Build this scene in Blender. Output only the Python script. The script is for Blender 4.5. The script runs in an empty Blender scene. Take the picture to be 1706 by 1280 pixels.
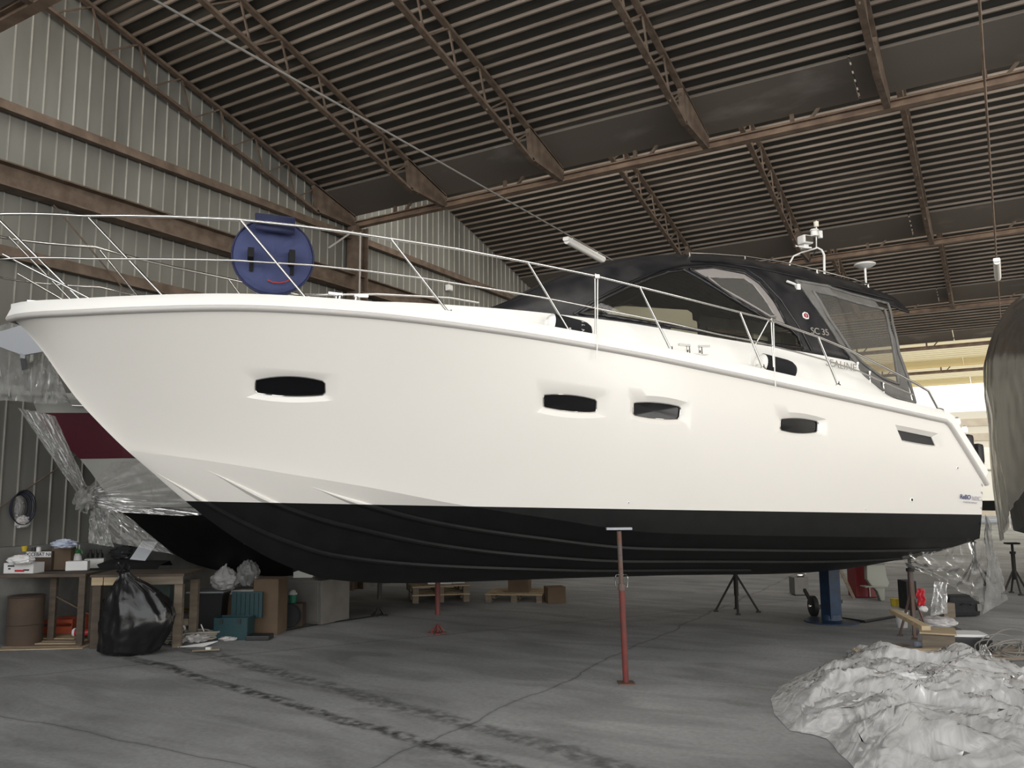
import bpy, bmesh, math, random
import numpy as np
from mathutils import Vector, Matrix, noise
random.seed(7)
PI = math.pi

# ------------------------------------------------------------------ camera
CAM_H = 1.88
FPX = 1384.4
PITCH, YAW, ROLL = 0.12908058, 0.53686011, -0.00908223
sc = bpy.context.scene
_f = np.array([-math.sin(YAW)*math.cos(PITCH), math.cos(YAW)*math.cos(PITCH), math.sin(PITCH)])
_r = np.array([math.cos(YAW), math.sin(YAW), 0.0])
_u = np.cross(_r, _f)
_r2 = _r*math.cos(ROLL) + _u*math.sin(ROLL)
_u2 = -_r*math.sin(ROLL) + _u*math.cos(ROLL)
cam_d = bpy.data.cameras.new('camera')
cam = bpy.data.objects.new('camera', cam_d)
sc.collection.objects.link(cam)
m3 = Matrix((_r2, _u2, -_f)).transposed()
cam.matrix_world = Matrix.Translation((0, 0, CAM_H)) @ m3.to_4x4()
cam_d.sensor_width = 36.0
cam_d.lens = 36.0*FPX/1706.0
cam_d.clip_start = 0.05
cam_d.clip_end = 400
sc.camera = cam
CAMP = np.array([0, 0, CAM_H])

# ------------------------------------------------------------------ world, lights, exposure
sc.view_settings.view_transform = 'Standard'
sc.view_settings.look = 'None'
sc.view_settings.gamma = 1
sc.view_settings.use_curve_mapping = False
sc.view_settings.exposure = 0.02
w = bpy.data.worlds.new('daylight')
sc.world = w
w.use_nodes = True
wn = w.node_tree.nodes
wn.clear()
wo = wn.new('ShaderNodeOutputWorld')
wb = wn.new('ShaderNodeBackground')
wg = wn.new('ShaderNodeTexGradient')
wt = wn.new('ShaderNodeTexCoord')
wm = wn.new('ShaderNodeSeparateXYZ')
wr = wn.new('ShaderNodeValToRGB')
wl = w.node_tree.links
wl.new(wt.outputs['Generated'], wm.inputs[0])
wl.new(wm.outputs['Z'], wr.inputs[0])
wr.color_ramp.elements[0].position = 0.0
wr.color_ramp.elements[0].color = (1.0, 0.93, 0.82, 1)
wr.color_ramp.elements[1].position = 0.5
wr.color_ramp.elements[1].color = (0.85, 0.93, 1.0, 1)
wl.new(wr.outputs[0], wb.inputs['Color'])
wb.inputs['Strength'].default_value = 1.6
wl.new(wb.outputs[0], wo.inputs[0])
sc.cycles.max_bounces = 8
sc.cycles.diffuse_bounces = 4
sc.cycles.glossy_bounces = 4
sc.cycles.transmission_bounces = 6
sc.cycles.transparent_max_bounces = 16
sc.cycles.sample_clamp_indirect = 6.0
sc.cycles.caustics_reflective = False
sc.cycles.caustics_refractive = False
sc.cycles.use_denoising = True


def area(name, loc, direction, sx, sy, power, color=(1, 1, 1)):
    d = bpy.data.lights.new(name, 'AREA')
    d.shape = 'RECTANGLE'
    d.size = sx
    d.size_y = sy
    d.energy = power
    d.color = color
    o = bpy.data.objects.new(name, d)
    sc.collection.objects.link(o)
    o.location = loc
    o.rotation_euler = Vector(direction).to_track_quat('-Z', 'Y').to_euler()
    return o


BEAM_Y = [4.8 + 7.95*k for k in range(-1, 7)]      # beam lines across the hall
BEAM_Z = 7.36
XW = -11.5                                        # left wall
XR = 16.0                                         # right wall
# daylight through the open front of the hall, behind the camera
area('daylight_front_opening', (2.5, -4.6, 5.0), (-0.12, 1, -0.10), 24, 6.4, 820, (0.96, 0.98, 1.0))
# daylight through the big doorway in the right hand wall
area('daylight_side_doorway', (15.7, -0.5, 3.4), (-1, 0.25, -0.02), 13, 6.2, 1230, (1.0, 0.965, 0.91))
area('added_side_fill', (15.7, 18.5, 3.4), (-1, -0.1, 0.05), 17, 6.2, 220, (1.0, 0.95, 0.86))  # added fill lamp, brightens the wrapped boat from the right
area('added_side_fill', (15.7, 37, 3.6), (-1, -0.5, 0.05), 20, 6.6, 1900, (1.0, 0.9, 0.74))  # added fill lamp, backlights the wrapped boat from out of view
# daylight through the upright strip windows of the sawtooth roof
for k, yb in enumerate(BEAM_Y):
    area('daylight_strip_window', (2.2, yb + 0.12, 8.75), (0, 1, -0.55), 26, 1.5,
         [300, 560, 650, 620, 450, 350, 250, 250][k], (1.0, 0.93, 0.84))
# ------------------------------------------------------------------ materials
MATS = {}


def mat(name, col, rough=0.6, metal=0.0, col2=None, scale=3.0, bump=0.0, bscale=20.0, coat=0.0,
        stretch=(1, 1, 1), lo=0.35, hi=0.65, alpha=1.0, spec=0.5, detail=6.0):
    m = bpy.data.materials.new(name)
    m.use_nodes = True
    nt = m.node_tree
    b = nt.nodes['Principled BSDF']
    b.inputs['Base Color'].default_value = (*col, 1)
    b.inputs['Roughness'].default_value = rough
    b.inputs['Metallic'].default_value = metal
    b.inputs['Coat Weight'].default_value = coat
    b.inputs['Coat Roughness'].default_value = 0.08
    b.inputs['Specular IOR Level'].default_value = spec
    b.inputs['Alpha'].default_value = alpha
    tc = nt.nodes.new('ShaderNodeTexCoord')
    mp = nt.nodes.new('ShaderNodeMapping')
    mp.inputs['Scale'].default_value = stretch
    nt.links.new(tc.outputs['Object'], mp.inputs[0])
    if col2 is not None:
        n = nt.nodes.new('ShaderNodeTexNoise')
        n.inputs['Scale'].default_value = scale
        n.inputs['Detail'].default_value = detail
        r = nt.nodes.new('ShaderNodeValToRGB')
        r.color_ramp.elements[0].position = lo
        r.color_ramp.elements[1].position = hi
        r.color_ramp.elements[0].color = (*col, 1)
        r.color_ramp.elements[1].color = (*col2, 1)
        nt.links.new(mp.outputs[0], n.inputs['Vector'])
        nt.links.new(n.outputs[0], r.inputs[0])
        nt.links.new(r.outputs[0], b.inputs['Base Color'])
    if bump > 0:
        n2 = nt.nodes.new('ShaderNodeTexNoise')
        n2.inputs['Scale'].default_value = bscale
        n2.inputs['Detail'].default_value = 4
        bp = nt.nodes.new('ShaderNodeBump')
        bp.inputs['Strength'].default_value = bump
        bp.inputs['Distance'].default_value = 0.02
        nt.links.new(mp.outputs[0], n2.inputs['Vector'])
        nt.links.new(n2.outputs[0], bp.inputs['Height'])
        nt.links.new(bp.outputs[0], b.inputs['Normal'])
    MATS[name] = m
    return m


def film(name, tint, clear, rough=0.15, milky=0.5, bump=0.6, bscale=9.0, stretch=(1, 1, 1), ior=1.5, sheen=0.0, warp=1.2):
    """thin polythene sheet: see-through, milky and glossy in creases"""
    m = bpy.data.materials.new(name)
    m.use_nodes = True
    nt = m.node_tree
    nt.nodes.clear()
    L = nt.links
    out = nt.nodes.new('ShaderNodeOutputMaterial')
    tr = nt.nodes.new('ShaderNodeBsdfTransparent')
    tr.inputs[0].default_value = (0.95, 0.95, 0.94, 1)
    df = nt.nodes.new('ShaderNodeBsdfDiffuse')
    df.inputs[0].default_value = (*tint, 1)
    tl = nt.nodes.new('ShaderNodeBsdfTranslucent')
    tl.inputs[0].default_value = (*tint, 1)
    gl = nt.nodes.new('ShaderNodeBsdfGlossy')
    gl.inputs['Roughness'].default_value = rough
    tc = nt.nodes.new('ShaderNodeTexCoord')
    mp = nt.nodes.new('ShaderNodeMapping')
    mp.inputs['Scale'].default_value = stretch
    L.new(tc.outputs['Object'], mp.inputs[0])
    n = nt.nodes.new('ShaderNodeTexNoise')
    n.inputs['Scale'].default_value = bscale
    n.inputs['Detail'].default_value = 5
    n.inputs['Distortion'].default_value = warp
    L.new(mp.outputs[0], n.inputs['Vector'])
    bp = nt.nodes.new('ShaderNodeBump')
    bp.inputs['Strength'].default_value = bump
    bp.inputs['Distance'].default_value = 0.05
    L.new(n.outputs[0], bp.inputs['Height'])
    for s in (df, tl, gl):
        L.new(bp.outputs[0], s.inputs['Normal'])
    m1 = nt.nodes.new('ShaderNodeMixShader')
    m1.inputs[0].default_value = milky
    L.new(df.outputs[0], m1.inputs[1])
    L.new(tl.outputs[0], m1.inputs[2])
    m2 = nt.nodes.new('ShaderNodeMixShader')
    rp = nt.nodes.new('ShaderNodeMapRange')
    rp.inputs[1].default_value = 0.3
    rp.inputs[2].default_value = 0.7
    rp.inputs[3].default_value = max(0.0, clear-0.18)
    rp.inputs[4].default_value = min(1.0, clear+0.18)
    L.new(n.outputs[0], rp.inputs[0])
    L.new(rp.outputs[0], m2.inputs[0])
    L.new(m1.outputs[0], m2.inputs[1])
    L.new(tr.outputs[0], m2.inputs[2])
    m3_ = nt.nodes.new('ShaderNodeMixShader')
    fr = nt.nodes.new('ShaderNodeFresnel')
    fr.inputs[0].default_value = ior
    L.new(bp.outputs[0], fr.inputs['Normal'])
    sh = nt.nodes.new('ShaderNodeMath')
    sh.operation = 'MULTIPLY_ADD'
    sh.use_clamp = True
    sh.inputs[1].default_value = 1.0
    sh.inputs[2].default_value = sheen
    L.new(fr.outputs[0], sh.inputs[0])
    L.new(sh.outputs[0], m3_.inputs[0])
    L.new(m2.outputs[0], m3_.inputs[1])
    L.new(gl.outputs[0], m3_.inputs[2])
    L.new(m3_.outputs[0], out.inputs[0])
    MATS[name] = m
    return m


def pane_mat(name, col, clear, rough=0.05):
    m = bpy.data.materials.new(name)
    m.use_nodes = True
    nt = m.node_tree
    nt.nodes.clear()
    L = nt.links
    out = nt.nodes.new('ShaderNodeOutputMaterial')
    tr = nt.nodes.new('ShaderNodeBsdfTransparent')
    tr.inputs[0].default_value = (*col, 1)
    df = nt.nodes.new('ShaderNodeBsdfDiffuse')
    df.inputs[0].default_value = (*[c*0.5 for c in col], 1)
    gl = nt.nodes.new('ShaderNodeBsdfGlossy')
    gl.inputs['Roughness'].default_value = rough
    a = nt.nodes.new('ShaderNodeMixShader')
    a.inputs[0].default_value = clear
    L.new(df.outputs[0], a.inputs[1])
    L.new(tr.outputs[0], a.inputs[2])
    b = nt.nodes.new('ShaderNodeMixShader')
    fr = nt.nodes.new('ShaderNodeFresnel')
    fr.inputs[0].default_value = 1.5
    L.new(fr.outputs[0], b.inputs[0])
    L.new(a.outputs[0], b.inputs[1])
    L.new(gl.outputs[0], b.inputs[2])
    L.new(b.outputs[0], out.inputs[0])
    MATS[name] = m
    return m


mat('gelcoat', (0.745, 0.72, 0.68), 0.28, col2=(0.72, 0.695, 0.655), scale=0.5, coat=0.25)
mat('deck_white', (0.86, 0.85, 0.82), 0.4)
mat('antifoul', (0.0055, 0.0058, 0.006), 0.5, col2=(0.008, 0.0085, 0.0085), scale=6, spec=0.22)
mat('rail_grey', (0.50, 0.48, 0.46), 0.35, coat=0.3)
mat('steel', (0.60, 0.585, 0.56), 0.14, 1.0)
mat('canopy_black', (0.012, 0.012, 0.015), 0.45, col2=(0.035, 0.034, 0.034), scale=4, bump=0.15, bscale=90, spec=0.4)
mat('canopy_edge', (0.008, 0.008, 0.009), 0.35)
mat('canvas_grey', (0.17, 0.165, 0.158), 0.75, col2=(0.13, 0.127, 0.12), scale=5, bump=0.1, bscale=60)
mat('frame_grey', (0.27, 0.25, 0.24), 0.4)
mat('glass_black', (0.003, 0.003, 0.004), 0.08, spec=0.3)
mat('cream_seat', (0.78, 0.75, 0.62), 0.6)
mat('dark_interior', (0.02, 0.02, 0.02), 0.8)
mat('rubber_black', (0.012, 0.012, 0.013), 0.55)
mat('white_plastic', (0.78, 0.78, 0.76), 0.4)
mat('fender_cover', (0.006, 0.006, 0.008), 0.9, bump=0.3, bscale=200)
mat('letter_grey', (0.28, 0.26, 0.24), 0.5)
mat('letter_white', (0.6, 0.6, 0.6), 0.5)
mat('letter_navy', (0.006, 0.02, 0.13), 0.5)
mat('letter_pale', (0.42, 0.40, 0.46), 0.5)
mat('badge_red', (0.32, 0.02, 0.04), 0.4)
mat('buoy_blue', (0.045, 0.058, 0.15), 0.75, col2=(0.03, 0.040, 0.115), scale=5, bump=0.7, bscale=5, lo=0.3, hi=0.7)
mat('navy', (0.014, 0.019, 0.065), 0.7, bump=0.2, bscale=40)
mat('cord_red', (0.5, 0.06, 0.05), 0.6)
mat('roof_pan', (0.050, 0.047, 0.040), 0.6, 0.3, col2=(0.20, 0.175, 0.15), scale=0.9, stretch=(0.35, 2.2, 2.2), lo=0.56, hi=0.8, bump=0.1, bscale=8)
mat('roof_rib', (0.24, 0.20, 0.165), 0.6, 0.0, col2=(0.15, 0.12, 0.095), scale=2.0, stretch=(0.4, 3, 3), bump=0.1)  # ribs toned lighter than the pans, standing in for skylight on them
mat('gutter', (0.155, 0.135, 0.115), 0.7, 0.05, col2=(0.36, 0.33, 0.30), scale=1.6, lo=0.6, hi=0.9, stretch=(0.5, 1, 1))
mat('rust_steel', (0.16, 0.118, 0.088), 0.75, 0.1, col2=(0.095, 0.066, 0.048), scale=5, bump=0.2)
mat('beam_dark', (0.15, 0.10, 0.072), 0.7, 0.1, col2=(0.26, 0.185, 0.13), scale=3)
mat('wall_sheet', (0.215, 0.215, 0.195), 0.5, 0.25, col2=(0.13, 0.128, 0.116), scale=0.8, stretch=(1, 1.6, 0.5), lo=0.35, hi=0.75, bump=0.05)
mat('wall_rib', (0.40, 0.39, 0.355), 0.5, 0.1, col2=(0.28, 0.27, 0.24), scale=2)  # lighter than the sheet: light on the ridges put into the colour
mat('plinth', (0.16, 0.16, 0.15), 0.9, col2=(0.11, 0.11, 0.105), scale=3, bump=0.3)
mat('pale_wall', (0.66, 0.56, 0.42), 0.8, col2=(0.56, 0.46, 0.34), scale=2)
_m = bpy.data.materials.new('sunlit_look_sheet')      # translucent, pale colour stands in for sunlight on the far roof
_m.use_nodes = True
_n = _m.node_tree
_n.nodes.clear()
_o = _n.nodes.new('ShaderNodeOutputMaterial')
_t = _n.nodes.new('ShaderNodeBsdfTranslucent')
_t.inputs[0].default_value = (0.80, 0.70, 0.48, 1)
_d = _n.nodes.new('ShaderNodeBsdfDiffuse')
_d.inputs[0].default_value = (0.80, 0.72, 0.52, 1)
_x = _n.nodes.new('ShaderNodeMixShader')
_x.inputs[0].default_value = 0.35
_n.links.new(_t.outputs[0], _x.inputs[1])
_n.links.new(_d.outputs[0], _x.inputs[2])
_n.links.new(_x.outputs[0], _o.inputs[0])
MATS['sunlit_look_sheet'] = _m
mat('cream_wall', (0.78, 0.70, 0.56), 0.6)


# ------------------------------------------------------------------ mesh helpers
def tag(o, label=None, cat=None, group=None, kind=None):
    if label:
        o['label'] = label
    if cat:
        o['category'] = cat
    if group:
        o['group'] = group
    if kind:
        o['kind'] = kind
    return o


def thing(name, label, cat, loc=(0, 0, 0), rz=0.0, group=None):
    o = bpy.data.objects.new(name, None)
    o.empty_display_size = 0.1
    sc.collection.objects.link(o)
    o.location = loc
    o.rotation_euler = (0, 0, rz)
    return tag(o, label, cat, group)


def dup(o, parent=None):
    c = o.copy()
    sc.collection.objects.link(c)
    if parent is not None:
        c.parent = parent
    for ch in list(o.children):
        dup(ch, c)
    return c


def V(*a):
    return np.array(a, float)


def unit(a):
    a = np.array(a, float)
    n = np.linalg.norm(a)
    return a/n if n > 1e-12 else a


class MB:
    def __init__(self):
        self.v = []
        self.f = []
        self.mi = []
        self.cur = 0

    def add(self, verts, faces):
        b = len(self.v)
        self.v += [tuple(map(float, p)) for p in verts]
        for f in faces:
            self.f.append([b+i for i in f])
            self.mi.append(self.cur)
        return self

    def box(self, c, s, rz=0.0, R=None):
        hx, hy, hz = s[0]/2, s[1]/2, s[2]/2
        P = [V(x, y, z) for x in (-hx, hx) for y in (-hy, hy) for z in (-hz, hz)]
        if R is None:
            cz, sz = math.cos(rz), math.sin(rz)
            R = np.array([[cz, -sz, 0], [sz, cz, 0], [0, 0, 1]])
        P = [V(*c)+np.array(R)@p for p in P]
        return self.add(P, [(0, 1, 3, 2), (4, 6, 7, 5), (0, 4, 5, 1), (2, 3, 7, 6), (0, 2, 6, 4), (1, 5, 7, 3)])

    def bar(self, a, b, wd, ht, up=(0, 0, 1)):
        a, b = V(*a), V(*b)
        d = unit(b-a)
        s = np.cross(d, V(*up))
        if np.linalg.norm(s) < 1e-6:
            s = np.cross(d, V(0, 1, 0))
        s = unit(s)
        t = np.cross(s, d)
        P = []
        for q in (a, b):
            for x, y in ((-1, -1), (1, -1), (1, 1), (-1, 1)):
                P.append(q+s*x*wd/2+t*y*ht/2)
        return self.add(P, [(3, 2, 1, 0), (4, 5, 6, 7), (0, 1, 5, 4), (1, 2, 6, 5), (2, 3, 7, 6), (3, 0, 4, 7)])

    def tube(self, pts, r, n=8, closed=False, cap=True):
        pts = [V(*p) for p in pts]
        m = len(pts)
        rs = r if isinstance(r, (list, tuple)) else [r]*m
        P = []
        prev = None
        for i in range(m):
            if closed:
                d = unit(pts[(i+1) % m]-pts[i-1])
            else:
                d = unit(pts[min(i+1, m-1)]-pts[max(i-1, 0)])
            if prev is None:
                s = np.cross(d, V(0, 0, 1))
                if np.linalg.norm(s) < 1e-3:
                    s = np.cross(d, V(0, 1, 0))
            else:
                s = prev-d*(prev@d)
            s = unit(s)
            prev = s
            t = np.cross(s, d)
            for k in range(n):
                a = 2*PI*k/n
                P.append(pts[i]+rs[i]*(s*math.cos(a)+t*math.sin(a)))
        F = []
        for i in range(m if closed else m-1):
            j = (i+1) % m
            for k in range(n):
                F.append((i*n+k, i*n+(k+1) % n, j*n+(k+1) % n, j*n+k))
        if cap and not closed:
            F.append(tuple(reversed(range(n))))
            F.append(tuple((m-1)*n+k for k in range(n)))
        return self.add(P, F)

    def lathe(self, prof, c=(0, 0, 0), n=20, axis='z', R=None):
        P = []
        for r, z in prof:
            for k in range(n):
                a = 2*PI*k/n
                p = V(r*math.cos(a), r*math.sin(a), z)
                if axis == 'x':
                    p = V(p[2], p[0], p[1])
                if axis == 'y':
                    p = V(p[0], p[2], p[1])
                if R is not None:
                    p = np.array(R)@p
                P.append(p+V(*c))
        F = []
        for i in range(len(prof)-1):
            for k in range(n):
                F.append((i*n+k, i*n+(k+1) % n, (i+1)*n+(k+1) % n, (i+1)*n+k))
        if prof[0][0] > 1e-6:
            F.append(tuple(reversed(range(n))))
        if prof[-1][0] > 1e-6:
            F.append(tuple((len(prof)-1)*n+k for k in range(n)))
        return self.add(P, F)

    def grid(self, fn, nu, nv, keep=None):
        P = [fn(i/(nu-1), j/(nv-1)) for i in range(nu) for j in range(nv)]
        F = []
        for i in range(nu-1):
            for j in range(nv-1):
                if keep is None or keep(i, j):
                    F.append((i*nv+j, (i+1)*nv+j, (i+1)*nv+j+1, i*nv+j+1))
        return self.add(P, F)

    def rows(self, rws, closed=False):
        n = len(rws[0])
        P = [p for r in rws for p in r]
        F = []
        for i in range(len(rws)-1):
            for j in range(n if closed else n-1):
                k = (j+1) % n
                F.append((i*n+j, (i+1)*n+j, (i+1)*n+k, i*n+k))
        return self.add(P, F)

    def poly(self, pts, thick=None):
        """flat polygon; thick = offset vector for a solid slab"""
        n = len(pts)
        if thick is None:
            return self.add(pts, [tuple(range(n))])
        t = V(*thick)
        P = [V(*p) for p in pts]+[V(*p)+t for p in pts]
        F = [tuple(reversed(range(n))), tuple(range(n, 2*n))]
        F += [(i, (i+1) % n, n+(i+1) % n, n+i) for i in range(n)]
        return self.add(P, F)

    def build(self, name, material, parent=None, smooth=None, loc=None, rz=0.0, merge=0.0, bevel=0.0, solid=0.0, fix=True):
        me = bpy.data.meshes.new(name)
        me.from_pydata(self.v, [], self.f)
        ms = material if isinstance(material, (list, tuple)) else [material]
        for m in ms:
            me.materials.append(MATS[m] if isinstance(m, str) else m)
        if len(ms) > 1:
            me.polygons.foreach_set('material_index', self.mi)
        bm = bmesh.new()
        bm.from_mesh(me)
        if merge > 0:
            bmesh.ops.remove_doubles(bm, verts=bm.verts, dist=merge)
        if bevel > 0:
            es = [e for e in bm.edges if len(e.link_faces) == 2 and e.calc_face_angle(0) > 0.6]
            bmesh.ops.bevel(bm, geom=es, offset=bevel, segments=2, affect='EDGES', profile=0.6)
        if fix:
            bmesh.ops.recalc_face_normals(bm, faces=bm.faces)
        bm.to_mesh(me)
        bm.free()
        if smooth is not None:
            me.polygons.foreach_set('use_smooth', [True]*len(me.polygons))
            me.set_sharp_from_angle(angle=math.radians(smooth))
        o = bpy.data.objects.new(name, me)
        sc.collection.objects.link(o)
        if parent is not None:
            o.parent = parent
        if loc is not None:
            o.location = loc
            o.rotation_euler = (0, 0, rz)
        if solid > 0:
            md = o.modifiers.new('solid', 'SOLIDIFY')
            md.thickness = solid
        return o


def struct(mb, name, material, **k):
    return tag(mb.build(name, material, **k), kind='structure')


def interp(xs, ys):
    """monotone cubic interpolation"""
    x = np.array(xs, float)
    y = np.array(ys, float)
    h = np.diff(x)
    d = np.diff(y)/h
    m = np.zeros(len(x))
    m[0], m[-1] = d[0], d[-1]
    for i in range(1, len(x)-1):
        if d[i-1]*d[i] > 0:
            w1, w2 = 2*h[i]+h[i-1], h[i]+2*h[i-1]
            m[i] = (w1+w2)/(w1/d[i-1]+w2/d[i])

    def f(q):
        if q <= x[0]:
            return float(y[0]+m[0]*(q-x[0])*0)
        if q >= x[-1]:
            return float(y[-1])
        i = int(np.searchsorted(x, q)-1)
        t = (q-x[i])/h[i]
        return float((1+2*t)*(1-t)**2*y[i]+t*(1-t)**2*h[i]*m[i]+t*t*(3-2*t)*y[i+1]+t*t*(t-1)*h[i]*m[i+1])
    return f


def ray(x, y):
    return (x-853)/FPX*_r2+(640-y)/FPX*_u2+_f


def floor_at(x, y, z=0.0):
    """point of the floor (or of a level plane z) seen at photo pixel x, y"""
    d = ray(x, y)
    return CAMP+d*((z-CAM_H)/d[2])


def at_depth(x, y, dist):
    """point at horizontal distance dist in front of the camera"""
    d = ray(x, y)
    fl = V(-math.sin(YAW), math.cos(YAW), 0)
    return CAMP+d*(dist/(d@fl))


def text_mesh(body, size, material, parent, name, extrude=0.002, bold=0.0, shear=0.0, spacing=1.0, M=None, align='LEFT'):
    cu = bpy.data.curves.new(name, 'FONT')
    cu.body = body
    cu.size = size
    cu.extrude = extrude
    cu.offset = bold
    cu.shear = shear
    cu.space_character = spacing
    cu.align_x = align
    tmp = bpy.data.objects.new('tmp', cu)
    sc.collection.objects.link(tmp)
    dg = bpy.context.evaluated_depsgraph_get()
    me = bpy.data.meshes.new_from_object(tmp.evaluated_get(dg))
    bpy.data.objects.remove(tmp)
    bpy.data.curves.remove(cu)
    me.materials.clear()
    me.materials.append(MATS[material])
    o = bpy.data.objects.new(name, me)
    sc.collection.objects.link(o)
    if parent is not None:
        o.parent = parent
    if M is not None:
        o.matrix_local = M
    return o


def frame_matrix(origin, xdir, ydir):
    x = unit(xdir)
    z = unit(np.cross(x, ydir))
    y = np.cross(z, x)
    M = Matrix.Identity(4)
    for i in range(3):
        M[i][0], M[i][1], M[i][2], M[i][3] = x[i], y[i], z[i], origin[i]
    return M
mat('wire_grey', (0.22, 0.21, 0.195), 0.6, 0.2)

# ------------------------------------------------------------------ the hall
def roof_z(Y, k):
    """underside of the roof sheet of the bay that ends at beam line k"""
    return 7.66+0.27*(BEAM_Y[k]-Y)


fm = bpy.data.materials.new('floor_concrete')
fm.use_nodes = True
nt = fm.node_tree
b = nt.nodes['Principled BSDF']
b.inputs['Roughness'].default_value = 0.7
b.inputs['Specular IOR Level'].default_value = 0.35
tc = nt.nodes.new('ShaderNodeTexCoord')


def fnoise(scale, stretch, rot=0.0, detail=6, dist=0.0):
    mp = nt.nodes.new('ShaderNodeMapping')
    mp.inputs['Scale'].default_value = stretch
    mp.inputs['Rotation'].default_value = (0, 0, rot)
    nt.links.new(tc.outputs['Object'], mp.inputs[0])
    n = nt.nodes.new('ShaderNodeTexNoise')
    n.inputs['Scale'].default_value = scale
    n.inputs['Detail'].default_value = detail
    n.inputs['Distortion'].default_value = dist
    nt.links.new(mp.outputs[0], n.inputs['Vector'])
    return n


def ramp(src, stops):
    r = nt.nodes.new('ShaderNodeValToRGB')
    while len(r.color_ramp.elements) < len(stops):
        r.color_ramp.elements.new(0.5)
    for e, (p, c) in zip(r.color_ramp.elements, stops):
        e.position = p
        e.color = (*c, 1) if len(c) == 3 else c
    nt.links.new(src.outputs[0], r.inputs[0])
    return r


def mult(a, bb, fac=1.0):
    x = nt.nodes.new('ShaderNodeMix')
    x.data_type = 'RGBA'
    x.blend_type = 'MULTIPLY'
    x.inputs[0].default_value = fac
    nt.links.new(a.outputs[2] if a.bl_idname == 'ShaderNodeMix' else a.outputs[0], x.inputs[6])
    nt.links.new(bb.outputs[0], x.inputs[7])
    return x


base = ramp(fnoise(0.55, (1, 1, 1), detail=8), [(0.3, (0.22, 0.223, 0.226)), (0.7, (0.35, 0.353, 0.355))])
streak = ramp(fnoise(1.3, (0.55, 1.7, 1), rot=-0.25, detail=8, dist=0.8), [(0.38, (0.6, 0.6, 0.6)), (0.56, (1, 1, 1))])
fine = ramp(fnoise(22, (1, 1, 1), detail=4), [(0.3, (0.86, 0.86, 0.86)), (0.7, (1.06, 1.06, 1.06))])
c = mult(mult(base, streak, 0.65), fine, 1.0)
# tyre tracks: broken dark bands sweeping across the front of the floor
for (off, rot, wd, st) in ((4.55, 0.20, 0.06, 0.85), (4.95, 0.23, 0.09, 0.6), (3.3, -0.10, 0.12, 0.4)):
    mp = nt.nodes.new('ShaderNodeMapping')
    mp.inputs['Rotation'].default_value = (0, 0, rot)
    nt.links.new(tc.outputs['Object'], mp.inputs[0])
    sp = nt.nodes.new('ShaderNodeSeparateXYZ')
    nt.links.new(mp.outputs[0], sp.inputs[0])
    n = fnoise(1.3, (1, 1, 1), detail=3)
    ad = nt.nodes.new('ShaderNodeMath')
    ad.operation = 'MULTIPLY_ADD'
    nt.links.new(n.outputs[0], ad.inputs[0])
    ad.inputs[1].default_value = 0.25
    nt.links.new(sp.outputs['Y'], ad.inputs[2])
    sb = nt.nodes.new('ShaderNodeMath')
    sb.operation = 'SUBTRACT'
    nt.links.new(ad.outputs[0], sb.inputs[0])
    sb.inputs[1].default_value = off
    ab = nt.nodes.new('ShaderNodeMath')
    ab.operation = 'ABSOLUTE'
    nt.links.new(sb.outputs[0], ab.inputs[0])
    r = ramp(ab, [(0.0, (1-st, 1-st, 1-st)), (wd, (1-st*0.8,)*3), (wd*1.8, (1, 1, 1))])
    br = ramp(fnoise(9, (1, 1, 1), detail=3), [(0.35, (0, 0, 0)), (0.6, (1, 1, 1))])
    mx = nt.nodes.new('ShaderNodeMix')
    mx.data_type = 'RGBA'
    mx.blend_type = 'MULTIPLY'
    nt.links.new(br.outputs[0], mx.inputs[0])
    nt.links.new(c.outputs[2], mx.inputs[6])
    nt.links.new(r.outputs[0], mx.inputs[7])
    c = mx
# long expansion cracks
for (pa, pb, wob) in (((620, 1279), (1205, 1012), 0.30), ((0, 1190), (420, 1279), 0.2), ((1205, 1012), (1480, 985), 0.2)):
    A_, B_ = floor_at(*pa), floor_at(*pb)
    th = math.atan2(B_[1]-A_[1], B_[0]-A_[0])
    mp = nt.nodes.new('ShaderNodeMapping')
    mp.inputs['Rotation'].default_value = (0, 0, -th)
    nt.links.new(tc.outputs['Object'], mp.inputs[0])
    sp = nt.nodes.new('ShaderNodeSeparateXYZ')
    nt.links.new(mp.outputs[0], sp.inputs[0])
    ca, sa_ = math.cos(-th), math.sin(-th)
    yo = sa_*A_[0]+ca*A_[1]
    ad = nt.nodes.new('ShaderNodeMath')
    ad.operation = 'MULTIPLY_ADD'
    nt.links.new(fnoise(1.1, (1, 1, 1), detail=8).outputs[0], ad.inputs[0])
    ad.inputs[1].default_value = wob
    nt.links.new(sp.outputs['Y'], ad.inputs[2])
    sb = nt.nodes.new('ShaderNodeMath')
    sb.operation = 'SUBTRACT'
    nt.links.new(ad.outputs[0], sb.inputs[0])
    sb.inputs[1].default_value = yo+wob*0.5
    ab = nt.nodes.new('ShaderNodeMath')
    ab.operation = 'ABSOLUTE'
    nt.links.new(sb.outputs[0], ab.inputs[0])
    cr = ramp(ab, [(0.0, (0.30, 0.30, 0.30)), (0.006, (0.45, 0.45, 0.45)), (0.014, (0.85, 0.85, 0.85)), (0.05, (1, 1, 1))])
    c = mult(c, cr, 0.75)
nt.links.new(c.outputs[2], b.inputs['Base Color'])
bp = nt.nodes.new('ShaderNodeBump')
bp.inputs['Strength'].default_value = 0.25
bp.inputs['Distance'].default_value = 0.01
nt.links.new(fnoise(35, (1, 1, 1)).outputs[0], bp.inputs['Height'])
nt.links.new(bp.outputs[0], b.inputs['Normal'])
MATS['floor_concrete'] = fm
struct(MB().poly([(-30, -25, 0), (40, -25, 0), (40, 70, 0), (-30, 70, 0)], (0, 0, -0.2)), 'floor', 'floor_concrete')

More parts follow.
